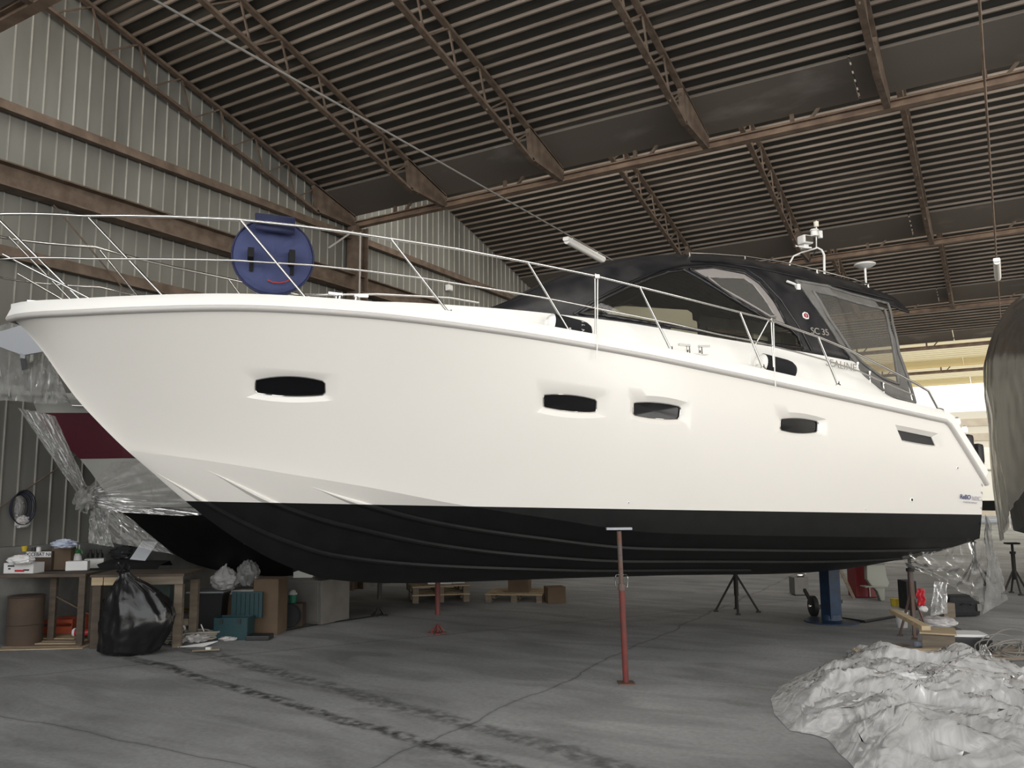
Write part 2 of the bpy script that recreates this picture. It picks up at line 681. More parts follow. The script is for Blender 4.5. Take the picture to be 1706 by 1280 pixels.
# --- roof bays: trapezoidal steel sheet, ribs across the slope
PITCHR = 0.22
for k in range(0, 8):
    y1 = BEAM_Y[k]
    y0 = y1-7.95+0.1
    yg = y1-0.9                       # the flat gutter sheet starts here
    far = k >= 6
    mb = MB()
    prof = []
    y = y0
    rib = []
    while y < yg:
        for dy, dz, isr in ((0.0, 0, 0), (0.168, 0, 1), (0.177, -0.040, 1), (0.200, -0.040, 1), (0.209, 0, 0)):
            if y+dy < yg:
                prof.append((y+dy, roof_z(y+dy, k)+dz))
                rib.append(isr)
        y += PITCHR
    prof.append((yg, roof_z(yg, k)))
    rib.append(0)
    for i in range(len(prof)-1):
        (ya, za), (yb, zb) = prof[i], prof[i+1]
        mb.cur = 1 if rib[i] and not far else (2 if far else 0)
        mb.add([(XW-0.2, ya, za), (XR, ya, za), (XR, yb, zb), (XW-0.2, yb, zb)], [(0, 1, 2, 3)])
    # upper skin, so that no daylight leaks through
    mb.cur = 2 if far else 0
    if not far:
        mb.add([(XW-0.2, y0, roof_z(y0, k)+0.06), (XR, y0, roof_z(y0, k)+0.06), (XR, yg, roof_z(yg, k)+0.06), (XW-0.2, yg, roof_z(yg, k)+0.06)], [(0, 1, 2, 3)])
    struct(mb, 'ceiling', ['roof_pan', 'roof_rib', 'sunlit_look_sheet'], fix=False)
    # smooth gutter sheet at the low edge, in lengths with open joints
    mb = MB()
    x = XW-0.2
    while x < XR:
        x2 = min(x+5.1, XR)
        mb.poly([(x, yg-0.03, roof_z(yg, k)-0.05), (x2-0.03, yg-0.03, roof_z(yg, k)-0.05),
                 (x2-0.03, y1+0.02, roof_z(y1, k)-0.03), (x, y1+0.02, roof_z(y1, k)-0.03)], (0, 0, 0.05))
        x = x2
    struct(mb, 'trim_1', 'sunlit_look_sheet' if far else 'gutter')  # far gutters coloured pale too, standing in for the glare there

# --- left gable wall: ribbed metal sheet above a concrete plinth
mb = MB()
Y0w, Y1w = -3.1, 52.3
y = Y0w
P = 0.2235


def top_z(Y):
    for k, yb in enumerate(BEAM_Y):
        if Y <= yb:
            return roof_z(Y, k)+0.02
    return roof_z(BEAM_Y[-1], 7)


while y < Y1w:
    pr = [(y, XW, 0), (y+0.200, XW, 1), (y+0.204, XW+0.022, 1), (y+0.215, XW+0.022, 1), (y+P, XW, 0)]
    for i in range(4):
        (ya, xa, isr), (yb, xb, _) = pr[i], pr[i+1]
        mb.cur = isr
        zt = top_z((ya+yb)/2)
        mb.add([(xa, ya, 1.2), (xb, yb, 1.2), (xb, yb, zt), (xa, ya, zt)], [(0, 1, 2, 3)])
    y += P
mb.cur = 0
for k, yb in enumerate(BEAM_Y):      # outer skin
    mb.add([(XW-0.05, yb-7.95, 0), (XW-0.05, yb, 0), (XW-0.05, yb, roof_z(yb, k)+0.1), (XW-0.05, yb-7.95, roof_z(yb-7.95, k)+0.1)], [(0, 1, 2, 3)])
struct(mb, 'wall_left', ['wall_sheet', 'wall_rib'], fix=False)
struct(MB().box((XW+0.06, (Y0w+Y1w)/2, 0.61), (0.22, Y1w-Y0w, 1.22)), 'baseboard_left', 'plinth')
# right wall and far end
mb = MB()
for k, yb in enumerate(BEAM_Y):
    if True:                       # lower wall left open along every bay to let added side light in
        mb.add([(XR, yb-7.95, 6.8), (XR, yb, 6.8), (XR, yb, roof_z(yb, k)+0.1), (XR, yb-7.95, roof_z(yb-7.95, k)+0.1)], [(0, 1, 2, 3)])
struct(mb, 'wall_right', 'wall_sheet', fix=False)
mb = MB()
for i_, z in enumerate(np.arange(0, 7.0, 0.5)):
    mb.cur = i_ % 2
    mb.box((10, 64+0.05*(i_ % 2), z+0.25), (90, 0.12, 0.5))
struct(mb, 'wall_back', ['pale_wall', 'cream_wall'])

# --- steelwork
ordinal = ['first', 'second', 'third', 'fourth', 'fifth', 'sixth', 'seventh']
bayname = {0: 'overhead', 1: 'nearest', 2: 'second', 3: 'third', 4: 'fourth', 5: 'fifth', 6: 'sixth'}
for k in range(1, 7):
    y = BEAM_Y[k]
    t = thing('roof_beam', {1: 'brown double beam crossing the top left corner overhead',
                            2: 'long brown steel beam at the low edge of the nearest roof bay',
                            3: 'long brown steel beam at the low edge of the second roof bay',
                            4: 'thin brown beam at the low edge of the third roof bay',
                            5: 'thin brown beam crossing above the bright end of the hall',
                            6: 'farthest beam, lost in the glare at the bright end'}[k],
              'beam', (XW, y, BEAM_Z), 0, 'beams carrying the roof')
    mb = MB()
    Lx = XR-XW
    mb.box((Lx/2, 0, 0.012), (Lx, 0.14, 0.024))
    mb.box((Lx/2, 0, 0.06), (Lx, 0.02, 0.10))
    mb.box((Lx/2, 0, 0.12), (Lx, 0.14, 0.02))
    mb.build('girder', 'beam_dark', t)
    for xi in np.arange(1.2, Lx, 2.6):
        for dx in (0.0, ):
            p = MB()
            p.bar((xi, 0, 0.12), (xi, 0, 0.30), 0.06, 0.05)
            p.build('post', 'rust_steel', t)
            p = MB()
            p.bar((xi+0.25, 0, 0.12), (xi+0.42, 0, 0.31), 0.05, 0.04)
            p.build('brace', 'rust_steel', t)


def truss(X, k, label, group):
    y1 = BEAM_Y[k]
    L = 7.6
    t = thing('lattice_truss', label, 'truss', (X, y1, BEAM_Z), 0, group)

    def zt(y):
        return roof_z(y1+y, k)-0.075-BEAM_Z

    def zb(y):
        return zt(y)-0.55+0.30*max(0.0, 1+y/1.3) if y > -1.3 else zt(y)-0.55
    MB().bar((0, -L, zt(-L)), (0, -0.05, zt(-0.05)), 0.09, 0.05).build('top_chord', 'rust_steel', t)
    MB().bar((0, -L, zb(-L)), (0, -1.1, zb(-1.1)), 0.09, 0.05).build('bottom_chord', 'rust_steel', t)
    mb = MB()
    n = 8
    for i in range(n):
        a = -L+0.3+i*(L-1.2)/n
        bq = a+(L-1.2)/n
        mid = a+(bq-a)*0.72
        mb.bar((0, a, zb(a)), (0, mid, zt(mid)), 0.025, 0.025)
        mb.bar((0, mid, zt(mid)), (0, bq, zb(bq)), 0.025, 0.025)
    mb.build('zigzag_bracing', 'rust_steel', t)
    pl = [(0.045, -1.25, zt(-1.25)), (0.045, -1.15, zb(-1.15)), (0.045, -0.02, -0.0), (0.045, -0.02, zt(-0.02))]
    MB().poly(pl, (-0.09, 0, 0)).build('end_plate', 'rust_steel', t)
    return t


names1 = ['nearest bay truss against the left gable wall', 'second truss from the left wall in the nearest bay',
          'third truss from the left in the nearest bay, above the windscreen', 'fourth truss from the left in the nearest bay, above the hardtop',
          'rightmost truss of the nearest roof bay']
TX = [XW+0.14, -9.05, -6.5, -3.85, -1.15, 1.5, 4.1]
for k, cnt in ((1, 6), (2, 6), (3, 7), (4, 7)):
    for i in range(cnt):
        if k == 1 and i == 5:
            continue
        if k >= 3 and i < 2:
            continue
        lab = 'brown steel lattice truss, %s' % names1[i] if k == 1 else \
            'brown lattice truss under the %s roof bay, %s' % (bayname[k], ['along the gable wall', 'first from the gable', 'second from the gable', 'third from the gable', 'fourth from the gable', 'fifth from the gable', 'sixth from the gable'][i])
        truss(TX[i], k, lab, 'lattice trusses of the %s roof bay' % bayname[k])

# columns at the wall, girts, wind braces
for k in (1, 2, 3):
    y = BEAM_Y[k]
    t = thing('steel_column', ['', 'brown column at the left edge, out by the overhead beam', 'brown steel column on the gable wall behind the blue buoy cover',
                               'farther brown column against the gable wall'][k], 'column', (XW+0.22, y, 0), 0, 'columns along the gable wall')
    MB().box((0, 0, 3.68), (0.02, 0.30, 7.36)).box((0, 0.15, 3.68), (0.30, 0.02, 7.36)).box((0, -0.15, 3.68), (0.30, 0.02, 7.36)).build('column_shaft', 'rust_steel', t)
    MB().tube([(0.17, -0.12, 0.3), (0.17, -0.12, 7.2)], 0.02, 6).build('conduit', 'rail_grey', t)
    MB().bar((0.05, -0.9, 6.7), (0.0, -0.15, 7.25), 0.03, 0.03).build('knee_brace', 'rail_grey', t)
for (z, hgt, dep, lab) in ((7.2, 0.14, 0.10, 'upper brown girt rail running along the gable wall'),
                           (5.19, 0.16, 0.10, 'lower brown girt rail along the gable wall behind the bow rails')):
    o = MB().box((0, 0, 0), (dep, 22.0, hgt)).box((dep/2, 0, -hgt/2), (0.08, 22, 0.015)).build('wall_girt', 'rust_steel', loc=(XW+0.1, 11.0, z-hgt/2+0.03))
    tag(o, lab, 'girt', 'girts of the gable wall')
o = MB().box((0, 0, 0.16), (0.25, 15.5, 0.02)).box((0, 0, -0.16), (0.25, 15.5, 0.02)).box((-0.02, 0, 0), (0.02, 15.5, 0.32)).box((0.03, 1.9, 0), (0.12, 0.02, 0.3)).build('wall_beam', 'rust_steel', loc=(XW+0.2, 7.9, 6.15))
tag(o, 'deep brown channel beam sloping across the left of the picture on the gable wall', 'beam')
o = MB().tube([(0, 0, 0), (0, 4.2, -3.6)], 0.012, 5).build('brace_rod', 'rust_steel', loc=(XW+0.20, 6.4, 5.95))
tag(o, 'thin diagonal brace rod on the gable wall above the bow', 'rod')
o = MB().tube([(0, 0, 0), (0, 3.4, 2.4)], 0.01, 5).build('brace_rod', 'rust_steel', loc=(XW+0.07, 5.4, 1.3))
tag(o, 'thin diagonal rod low on the gable wall above the cable coil', 'rod')
c = at_depth(748, 480, 1)
d = ray(748, 480)
tt = (XW+0.1)/d[0]
p = CAMP+d*tt
o = MB().box((0, 0, 0), (0.1, 0.16, 0.14)).box((0.06, 0, 0), (0.02, 0.13, 0.11)).build('junction_box', 'white_plastic', loc=tuple(p))
tag(o, 'small white junction box on the gable wall above the foredeck', 'box')

# lamp cables with fluorescent fittings
def lamp_line(X, z, ylamp, lab, labc, y0=1.5, y1=22.0, sag=0.0):
    o = MB().tube([(X, yy, z+0.075) for yy in np.linspace(y0, y1, 8)], 0.013, 6).build('carrier_cable', 'wire_grey' if X < -1 else 'beam_dark', loc=(0, 0, 0))
    tag(o, labc, 'cable')
    t = thing('fluorescent_lamp', lab, 'lamp', (X, ylamp, z), 0, 'fluorescent fittings on carrier cables')
    L = 1.5
    prof = [(-0.05, 0.02), (-0.06, -0.02), (-0.045, -0.045), (0.045, -0.045), (0.06, -0.02), (0.05, 0.02)]
    MB().rows([[(x, -L/2, zz) for x, zz in prof], [(x, L/2, zz) for x, zz in prof]], closed=True).poly([(x, -L/2, zz) for x, zz in prof]).poly([(x, L/2, zz) for x, zz in prof]).build('housing', 'white_plastic', t)
    lens = [(0.052*math.cos(a), -0.045-0.05*math.sin(a)) for a in np.linspace(0, PI, 9)]
    MB().rows([[(x, -L/2+0.03, zz) for x, zz in lens], [(x, L/2-0.03, zz) for x, zz in lens]], closed=True).poly([(x, -L/2+0.03, zz) for x, zz in lens]).poly([(x, L/2-0.03, zz) for x, zz in lens]).build('diffuser', 'white_plastic', t, smooth=50)
    for yy in (-L/2+0.25, L/2-0.25):
        MB().tube([(0, yy, 0.02), (0, yy, 0.063)], 0.012, 5).build('clip', 'steel', t)
    return t


lamp_line(-6.15, 6.12, 12.9, 'white fluorescent fitting hanging over the black windscreen', 'thin dark cable sloping down to the lamp above the windscreen', 2.0, 20)
lamp_line(0.07, 6.0, 17.9, 'white fluorescent fitting seen end on at the upper right', 'dark cable running down to the lamp at the upper right', 2.0, 33)
for X, Y in ((-6.15, 12.3), (-6.15, 13.5), (-6.6, 9.6)):
    pass
# strip windows above each gutter: frames with bars (only seen from other places)
for k in range(1, 6):
    y = BEAM_Y[k]+0.11
    mb = MB()
    mb.box(((XW+XR)/2, y, 7.75), (XR-XW, 0.05, 0.06)).box(((XW+XR)/2, y, 9.72), (XR-XW, 0.05, 0.06))
    for x in np.arange(XW, XR, 1.3):
        mb.box((x, y, 8.73), (0.04, 0.04, 1.95))
    struct(mb, 'window_%d' % k, 'rust_steel')

# ------------------------------------------------------------------ the motor yacht
BX = V(-7.99, 4.21)                               # bow tip on the floor plan
BA = math.radians(52.26)                          # direction bow -> stern
AX = V(math.cos(BA), math.sin(BA), 0)             # aft
PO = V(math.sin(BA), -math.cos(BA), 0)            # port, towards the camera
BO = V(BX[0], BX[1], 0)


def loc(P):
    d = V(*P)-BO
    return V(d@AX, d@PO, P[2])


def L(s, p, h):
    """station aft of the bow, distance to port, height -> boat's own axes"""
    return V(s, -p, h)


sheer_p = interp([-0.02, .06, .25, .5, 1, 2, 3, 4, 5, 6, 8, 10.6], [.02, .16, .36, .55, .85, 1.24, 1.48, 1.62, 1.70, 1.74, 1.73, 1.62])
sheer_h = interp([-.02, .71, 1.9, 2.94, 4.09, 5.3, 6.85, 8.1, 9.06, 9.94, 11], [3.54, 3.52, 3.535, 3.50, 3.41, 3.28, 3.08, 2.905, 2.775, 2.66, 2.56])
chine_p = interp([1.03, 1.5, 2, 3, 4, 5, 6, 7, 8, 11], [0.0, .25, .48, .86, 1.14, 1.33, 1.43, 1.48, 1.5, 1.5])
chine_h = interp([1.03, 1.47, 1.9, 2.49, 3.14, 4.06, 4.84, 6.02, 6.81, 10.59], [2.32, 2.25, 2.18, 2.07, 1.95, 1.76, 1.63, 1.455, 1.415, 1.27])
stem_h = interp([-.02, .05, .25, .40, .58, .71, 1.03, 1.23, 1.46, 1.75, 2.1, 2.51, 3.0, 3.6, 4.32, 5.36, 6.96, 9.13, 9.8, 10.5],
                [3.56, 3.50, 3.27, 3.05, 2.80, 2.65, 2.32, 2.14, 1.93, 1.68, 1.42, 1.18, 1.0, .93, .905, .89, .86, .80, .82, .90])


def wl_h(s):
    return 1.865-0.0293*s if s > 1.59 else 1.82


def low(s):
    return (0.0, stem_h(s)) if s <= 1.03 else (chine_p(s), chine_h(s))


def side_p(s, h):
    pc, hc = low(s)
    hs = sheer_h(s)
    f = max(0.0, min(1.0, (h-hc)/(hs-hc)))
    e = 1.25 if s < 2 else (0.85 if s > 6 else 1.25-0.4*(s-2)/4)
    ps = sheer_p(s)
    g = f**e
    # a slight barrel in the topsides aft
    bul = 0.035*math.sin(PI*f)*min(1, max(0, (s-3)/3))
    return pc+(ps-pc)*g+bul


def top_h(s):
    return sheer_h(s) if s <= 9.94 else 2.66-1.2*(s-9.94)


def hit(px, py, fn, s_lo=-1.0, s_hi=12.0, t0=4.0, t1=20.0):
    """where the view ray of a photo pixel meets the boat surface p = fn(s, h)"""
    d = ray(px, py)
    prev = None
    n = 900
    for i in range(n):
        t = t0+(t1-t0)*i/(n-1)
        s, p, h = loc(CAMP+d*t)
        if s < s_lo or s > s_hi:
            prev = None
            continue
        g = p-fn(s, h)
        if prev is not None and prev[1] > 0 >= g:
            a, ga = prev
            tt = a+(t-a)*ga/(ga-g)
            return loc(CAMP+d*tt)
        prev = (t, g)
    return None


def on_hull(px, py):
    return hit(px, py, side_p, 0.0, 10.5)


yacht = thing('motor_yacht', 'large white motor yacht with black hardtop and black bottom on stands', 'yacht', (BX[0], BX[1], 0), BA)

# portholes: outer recess outline and inner pane outline, measured on the topsides
PW = [
    ([(408, 620), (473.5, 619), (556, 625.6), (557, 667), (484.6, 670.7), (410, 662)],
     [(426, 636), (427.5, 632.5), (470, 626.7), (538, 634), (542.5, 638), (542.8, 654), (538, 658), (496, 660), (430, 654.5), (425.6, 650)]),
    ([(896, 646), (947, 646.4), (1011, 658), (1010, 695), (964, 697), (894, 687)],
     [(907.5, 660), (909.5, 657.3), (945, 657), (993, 665), (996.5, 668), (996, 684), (992, 686.8), (945, 684.5), (911, 678.5), (907.5, 676)]),
    ([(1050, 660.5), (1096, 660.5), (1148, 671.6), (1146.5, 705.5), (1108.6, 708), (1049, 698)],
     [(1057.5, 673), (1059.5, 670.6), (1091, 670), (1133, 676.6), (1136.7, 679), (1135, 695.5), (1131.5, 698), (1104, 698), (1060, 691.8), (1057.2, 688.5)]),
    ([(1292, 688), (1337, 689), (1377, 699), (1375, 726), (1337, 728), (1292, 721)],
     [(1303, 700), (1305, 698), (1336, 697), (1363, 701.5), (1366.3, 704), (1365.6, 717.5), (1362, 720), (1336, 722), (1305, 717), (1302.8, 714)]),
    ([(1491, 707.5), (1526, 714.5), (1563.5, 722.4), (1570, 746), (1530, 741), (1503, 735.5)],
     [(1496.6, 715.7), (1526, 721.8), (1555.8, 728), (1562.5, 742.5), (1530, 737.8), (1506, 733)]),
]
ports = []
for outer, inner in PW:
    o = [on_hull(*q) for q in outer]
    i_ = [on_hull(*q) for q in inner]
    o = [(q[0], q[2]) for q in o]
    i_ = [(q[0], q[2]) for q in i_]
    s0, s1 = min(q[0] for q in o)-0.04, max(q[0] for q in o)+0.04
    ports.append((o, i_, s0, s1))

stations = sorted(set([round(x, 3) for x in list(np.arange(-0.02, 1.0, 0.06))+[1.03]+list(np.arange(1.1, 10.5, 0.09))+[9.94, 10.5]]))
for o, i_, s0, s1 in ports:
    stations = [x for x in stations if not (s0-0.03 < x < s0+0.03 or s1-0.03 < x < s1+0.03)]+[s0, s1]
stations.sort()
NV = 33


def side_pt(s, v, sgn=1):
    hc = low(s)[1]
    h = hc+(top_h(s)-hc)*v
    return L(s, sgn*side_p(s, h), h)


def hull_side(mb, sgn):
    holes = []
    for o, i_, s0, s1 in (ports if True else []):
        cs = (s0+s1)/2
        hc, ht = low(cs)[1], top_h(cs)
        vs = [(q[1]-low(q[0])[1])/(top_h(q[0])-low(q[0])[1]) for q in o]
        j0 = max(0, int(math.floor((min(vs)-0.012)*(NV-1))))
        j1 = min(NV-1, int(math.ceil((max(vs)+0.012)*(NV-1))))
        holes.append((s0, s1, j0, j1))
    n = len(stations)

    def fn(u, v):
        return side_pt(stations[int(round(u*(n-1)))], v, sgn)

    def keep(i, j):
        sm = (stations[i]+stations[i+1])/2
        return not any(a < sm < b and j0 <= j < j1 for a, b, j0, j1 in holes)
    mb.grid(fn, n, NV, keep)
    rims = []
    for (o, i_, s0, s1), (a, b, j0, j1) in zip(ports, holes):
        def hv(s, v):
            return low(s)[1]+(top_h(s)-low(s)[1])*v

        def side(pts, n):
            """n samples from the first point up to (not including) the last, smoothly through a middle point"""
            pts = [V(*q) for q in pts]
            if len(pts) == 3:
                out = []
                d1 = np.linalg.norm(pts[1]-pts[0])
                tm = d1/(d1+np.linalg.norm(pts[2]-pts[1]))
                for k in range(n):
                    t = k/n
                    l0 = (t-tm)*(t-1)/(tm*1.0)
                    l1 = t*(t-1)/(tm*(tm-1))
                    l2 = t*(t-tm)/(1-tm)
                    out.append(tuple(l0*pts[0]+l1*pts[1]+l2*pts[2]))
                return out
            d = [0]
            for k in range(len(pts)-1):
                d.append(d[-1]+np.linalg.norm(pts[k+1]-pts[k]))
            out = []
            for k in range(n):
                t = d[-1]*k/n
                m = min(max(i for i in range(len(d)) if d[i] <= t+1e-12), len(pts)-2)
                f = (t-d[m])/(d[m+1]-d[m])
                out.append(tuple(pts[m]*(1-f)+pts[m+1]*f))
            return out
        n1, n2 = 14, 9
        R_ = [[(s, hv(s, j1/(NV-1))) for s in np.linspace(a, b, n1+1)][:-1], [(b, hv(b, v)) for v in np.linspace(j1/(NV-1), j0/(NV-1), n2+1)][:-1],
              [(s, hv(s, j0/(NV-1))) for s in np.linspace(b, a, n1+1)][:-1], [(a, hv(a, v)) for v in np.linspace(j0/(NV-1), j1/(NV-1), n2+1)][:-1]]
        r0 = sum(R_, [])
        r1 = side(o[0:3], n1)+side(o[2:4], n2)+side(o[3:6], n1)+side([o[5], o[0]], n2)
        if len(i_) == 10:
            r2 = side(i_[1:4], n1)+side(i_[3:7], n2)+side(i_[6:9], n1)+side([i_[8], i_[9], i_[0], i_[1]][0:4], n2)
        else:
            r2 = side(i_[0:3], n1)+side(i_[2:4], n2)+side(i_[3:6], n1)+side([i_[5], i_[0]], n2)
        cs = sum(q[0] for q in i_)/len(i_)
        chh = sum(q[1] for q in i_)/len(i_)
        dep = 0.035
        w0 = [L(x, sgn*side_p(x, y), y) for x, y in r0]
        w1 = [L(x, sgn*side_p(x, y), y) for x, y in r1]
        w2 = [L(x, sgn*(side_p(x, y)-dep), y) for x, y in r2]
        w3 = [L(x, sgn*(side_p(x, y)-dep-0.012), y) for x, y in r2]
        mb.rows([w0, w1, w2, w3], closed=True)
        rims.append((w2, w3, (cs, chh)))
    return rims


def bottom_pt(s, v, sgn=1):
    """v = 0 chine, 1 keel"""
    pc, hc = low(s)
    hk = stem_h(s)
    f = 1-v
    bul = 0.05*math.sin(PI*v)*min(1, max(0, (s-1.03)/2))
    # chine flat: a narrow ledge
    return L(s, sgn*pc*f, hk+(hc-hk)*(f**1.12)-bul*0.6)


mb = MB()
rims_port = hull_side(mb, 1)
rims_star = hull_side(mb, -1)
bs = [x for x in stations if x >= 1.0299]
for sgn in (1, -1):
    nb = len(bs)
    mb.grid(lambda u, v: bottom_pt(bs[int(round(u*(nb-1)))], v, sgn), nb, 17)
# transom
S = 10.5
tr = [side_pt(S, v, 1) for v in np.linspace(1, 0, 9)]+[bottom_pt(S, v, 1) for v in np.linspace(0, 1, 9)][1:] + \
     [bottom_pt(S, v, -1) for v in np.linspace(1, 0, 9)][1:]+[side_pt(S, v, -1) for v in np.linspace(0, 1, 9)][1:]
mb.poly(tr)
# boot line: cut the shell along the waterline and give the lower part bottom paint
me = bpy.data.meshes.new('hull')
me.from_pydata(mb.v, [], mb.f)
bm = bmesh.new()
bm.from_mesh(me)
bmesh.ops.remove_doubles(bm, verts=bm.verts, dist=0.0008)
bmesh.ops.bisect_plane(bm, geom=bm.verts[:]+bm.edges[:]+bm.faces[:], plane_co=(0, 0, 1.865), plane_no=(0.0293, 0, 1), dist=1e-5)
for f in bm.faces:
    c = f.calc_center_median()
    f.material_index = 1 if c.z < 1.865-0.0293*c.x else 0
    f.smooth = True
bmesh.ops.recalc_face_normals(bm, faces=bm.faces)
for f in bm.faces:
    f.normal_update()
    c = f.calc_center_median()
    if abs(f.normal.y) > 0.25 and f.normal.y*c.y < 0:
        f.normal_flip()
bm.to_mesh(me)
bm.free()
me.materials.append(MATS['gelcoat'])
me.materials.append(MATS['antifoul'])
me.set_sharp_from_angle(angle=math.radians(28))
shp = [e.use_edge_sharp for e in me.edges]
for e in me.edges:
    a, b_ = me.vertices[e.vertices[0]].co, me.vertices[e.vertices[1]].co
    if a.x > 1.2 and b_.x > 1.2 and all(abs(abs(q.y)-chine_p(q.x)) < 0.002 and abs(q.z-chine_h(q.x)) < 0.002 for q in (a, b_)):
        e.use_edge_sharp = True
hull = bpy.data.objects.new('hull', me)
sc.collection.objects.link(hull)
hull.parent = yacht

# spray rails on the bottom
for (vf, sa, sb) in ((interp([1.2, 1.6, 2.5, 4, 7, 10], [.86, .68, .66, .68, .74, .78]), 1.3, 8.0),
                     (interp([1.7, 2.1, 2.4, 3.2, 4, 5, 10], [.12, .24, .30, .36, .42, .47, .52]), 1.75, 10.3),
                     (interp([2.6, 3.1, 3.8, 5, 10], [.06, .13, .19, .23, .27]), 2.7, 10.3)):
    for sgn in (1, -1):
        m_ = MB()
        rr = []
        for s in np.linspace(sa, sb, 70):
            k = min(1.0, (s-sa)/0.45)
            v0 = vf(s)
            wdt = 0.05*k+0.002
            a = bottom_pt(s, v0-0.02, sgn)
            b_ = bottom_pt(s, v0+0.03, sgn)
            d = (a-b_)/np.linalg.norm(a-b_)
            q = bottom_pt(s, v0, sgn)
            n_ = V(0, d[2], -d[1])
            if n_[2] > 0:
                n_ = -n_
            # sloping outer face, flat underside
            rr.append([q-d*wdt*1.3-n_*0.006, q+d*wdt*0.0+n_*0.028*k, q+d*wdt*0.35+n_*0.022*k, q+d*wdt*0.55-n_*0.006])
        m_.rows(rr)
        me = bpy.data.meshes.new('spray_rail')
        me.from_pydata(m_.v, [], m_.f)
        bm = bmesh.new()
        bm.from_mesh(me)
        bmesh.ops.bisect_plane(bm, geom=bm.verts[:]+bm.edges[:]+bm.faces[:], plane_co=(0, 0, 1.865), plane_no=(0.0293, 0, 1), dist=1e-5)
        for f in bm.faces:
            c = f.calc_center_median()
            f.material_index = 1 if c.z < 1.865-0.0293*c.x else 0
        bmesh.ops.recalc_face_normals(bm, faces=bm.faces)
        bm.to_mesh(me)
        bm.free()
        me.materials.append(MATS['gelcoat'])
        me.materials.append(MATS['antifoul'])
        o = bpy.data.objects.new('spray_rail', me)
        sc.collection.objects.link(o)
        o.parent = yacht

# portholes and the slatted engine vent
for rims in (rims_port, rims_star):
    for i, (w2, w3, c) in enumerate(rims):
        cen = sum(w3)/len(w3)
        if i < 4:
            m_ = MB()
            m_.add(list(w3)+[cen], [(k, (k+1) % len(w3), len(w3)) for k in range(len(w3))])
            pane = m_.build('porthole', 'glass_black', yacht, smooth=60)
            m_ = MB()
            off = V(0, -0.004 if w2[0][1] < 0 else 0.004, 0)
            m_.tube([q*0.97+w3[k]*0.03+off for k, q in enumerate(w2)], 0.006, 6, closed=True)
            m_.build('porthole_frame', 'steel', pane, smooth=60)
        else:
            m_ = MB()
            m_.add(list(w3)+[cen], [(k, (k+1) % len(w3), len(w3)) for k in range(len(w3))])
            vent = m_.build('air_vent', 'rubber_black', yacht)

# rub rail along the sheer and down the quarter
def sheer_path(sgn, off=0.0, dh=0.0, s_from=-0.02, s_to=10.56):
    pts = []
    for s in list(np.linspace(s_from, 9.90, 90))+list(np.linspace(9.97, s_to, 8)):
        h = top_h(min(s, 10.5)) if s <= 10.5 else top_h(10.5)-1.2*(s-10.5)
        pts.append(L(s, sgn*(side_p(min(s, 10.5), h)+off), h+dh))
    return pts


m_ = MB()
for sgn in (1, -1):
    rr = []
    path = sheer_path(sgn)
    for i, q in enumerate(path):
        o = V(0, -sgn, 0)
        t = unit(path[min(i+1, len(path)-1)]-path[max(i-1, 0)])
        o = unit(np.cross(t, V(0, 0, 1)))*sgn
        if o[1]*(-sgn) < 0 and i > 3:
            o = -o
        up = unit(np.cross(o, t))
        if up[2] < 0 and abs(up[2]) > 0.1:
            up = -up
        rr.append([q+o*(-0.005)-up*0.030, q+o*0.028-up*0.024, q+o*0.040-up*0.006, q+o*0.036+up*0.014, q+o*0.014+up*0.026, q-o*0.01+up*0.028])
    m_.rows(rr)
m_.build('rub_rail', 'rail_grey', yacht, smooth=50, merge=0.0005)

# bulwark cap and deck
trunk_w = interp([1.3, 1.7, 2.2, 3, 4, 5, 6, 9.9], [.02, .35, .66, 1.0, 1.2, 1.32, 1.39, 1.39])
trunk_h = interp([1.3, 1.8, 2.6, 3.4, 4.45, 5.5, 7.12, 8.7, 8.89, 8.95, 9.1, 9.35, 9.74, 10.0], [3.66, 3.68, 3.72, 3.74, 3.715, 3.66, 3.53, 3.39, 3.365, 3.25, 3.14, 2.99, 2.88, 2.84])


def deck_rows():
    rr = []
    for s in list(np.linspace(-0.02, 9.94, 90)):
        ps, hs = sheer_p(s), sheer_h(s)
        a = min(1.0, (ps)/0.5)
        half = [L(s+(-0.03 if s < 0.1 else 0), ps+0.012*a, hs+0.02), L(s, ps+0.006*a, hs+0.095), L(s, ps-0.02*a, hs+0.135), L(s, ps-0.07*a, hs+0.142),
                L(s, ps-0.11*a, hs+0.12), L(s, max(0.0, ps-0.14*a), hs+0.06+0.05*(1-a)), L(s, max(0.0, ps-0.30*a), hs+0.055+0.05*(1-a)),
                L(s, 0.5*max(0, ps-0.3), hs+0.09), L(s, 0, hs+0.11)]
        other = [q*V(1, -1, 1) for q in reversed(half[:-1])]
        rr.append(half+other)
    return rr


MB().rows(deck_rows()).build('deck', 'deck_white', yacht, smooth=40, merge=0.0005)
# quarter wings sloping from the deck down to the swim platform
for sgn in (1, -1):
    m_ = MB()
    rr = []
    for s in np.linspace(9.90, 10.52, 10):
        h = 2.66-1.2*(s-9.94)
        ps = side_p(min(s, 10.5), h)
        e = min(1.0, (s-9.90)/0.06)
        rr.append([L(s, sgn*(ps+0.008), h+0.02), L(s+0.09*e, sgn*(ps-0.0), h+0.10), L(s+0.11*e, sgn*(ps-0.05), h+0.12), L(s+0.11*e, sgn*(ps-0.22), h+0.11), L(s, sgn*(ps-0.26), h-0.1)])
    m_.rows(rr)
    m_.build('quarter_moulding', 'deck_white', yacht, smooth=50)
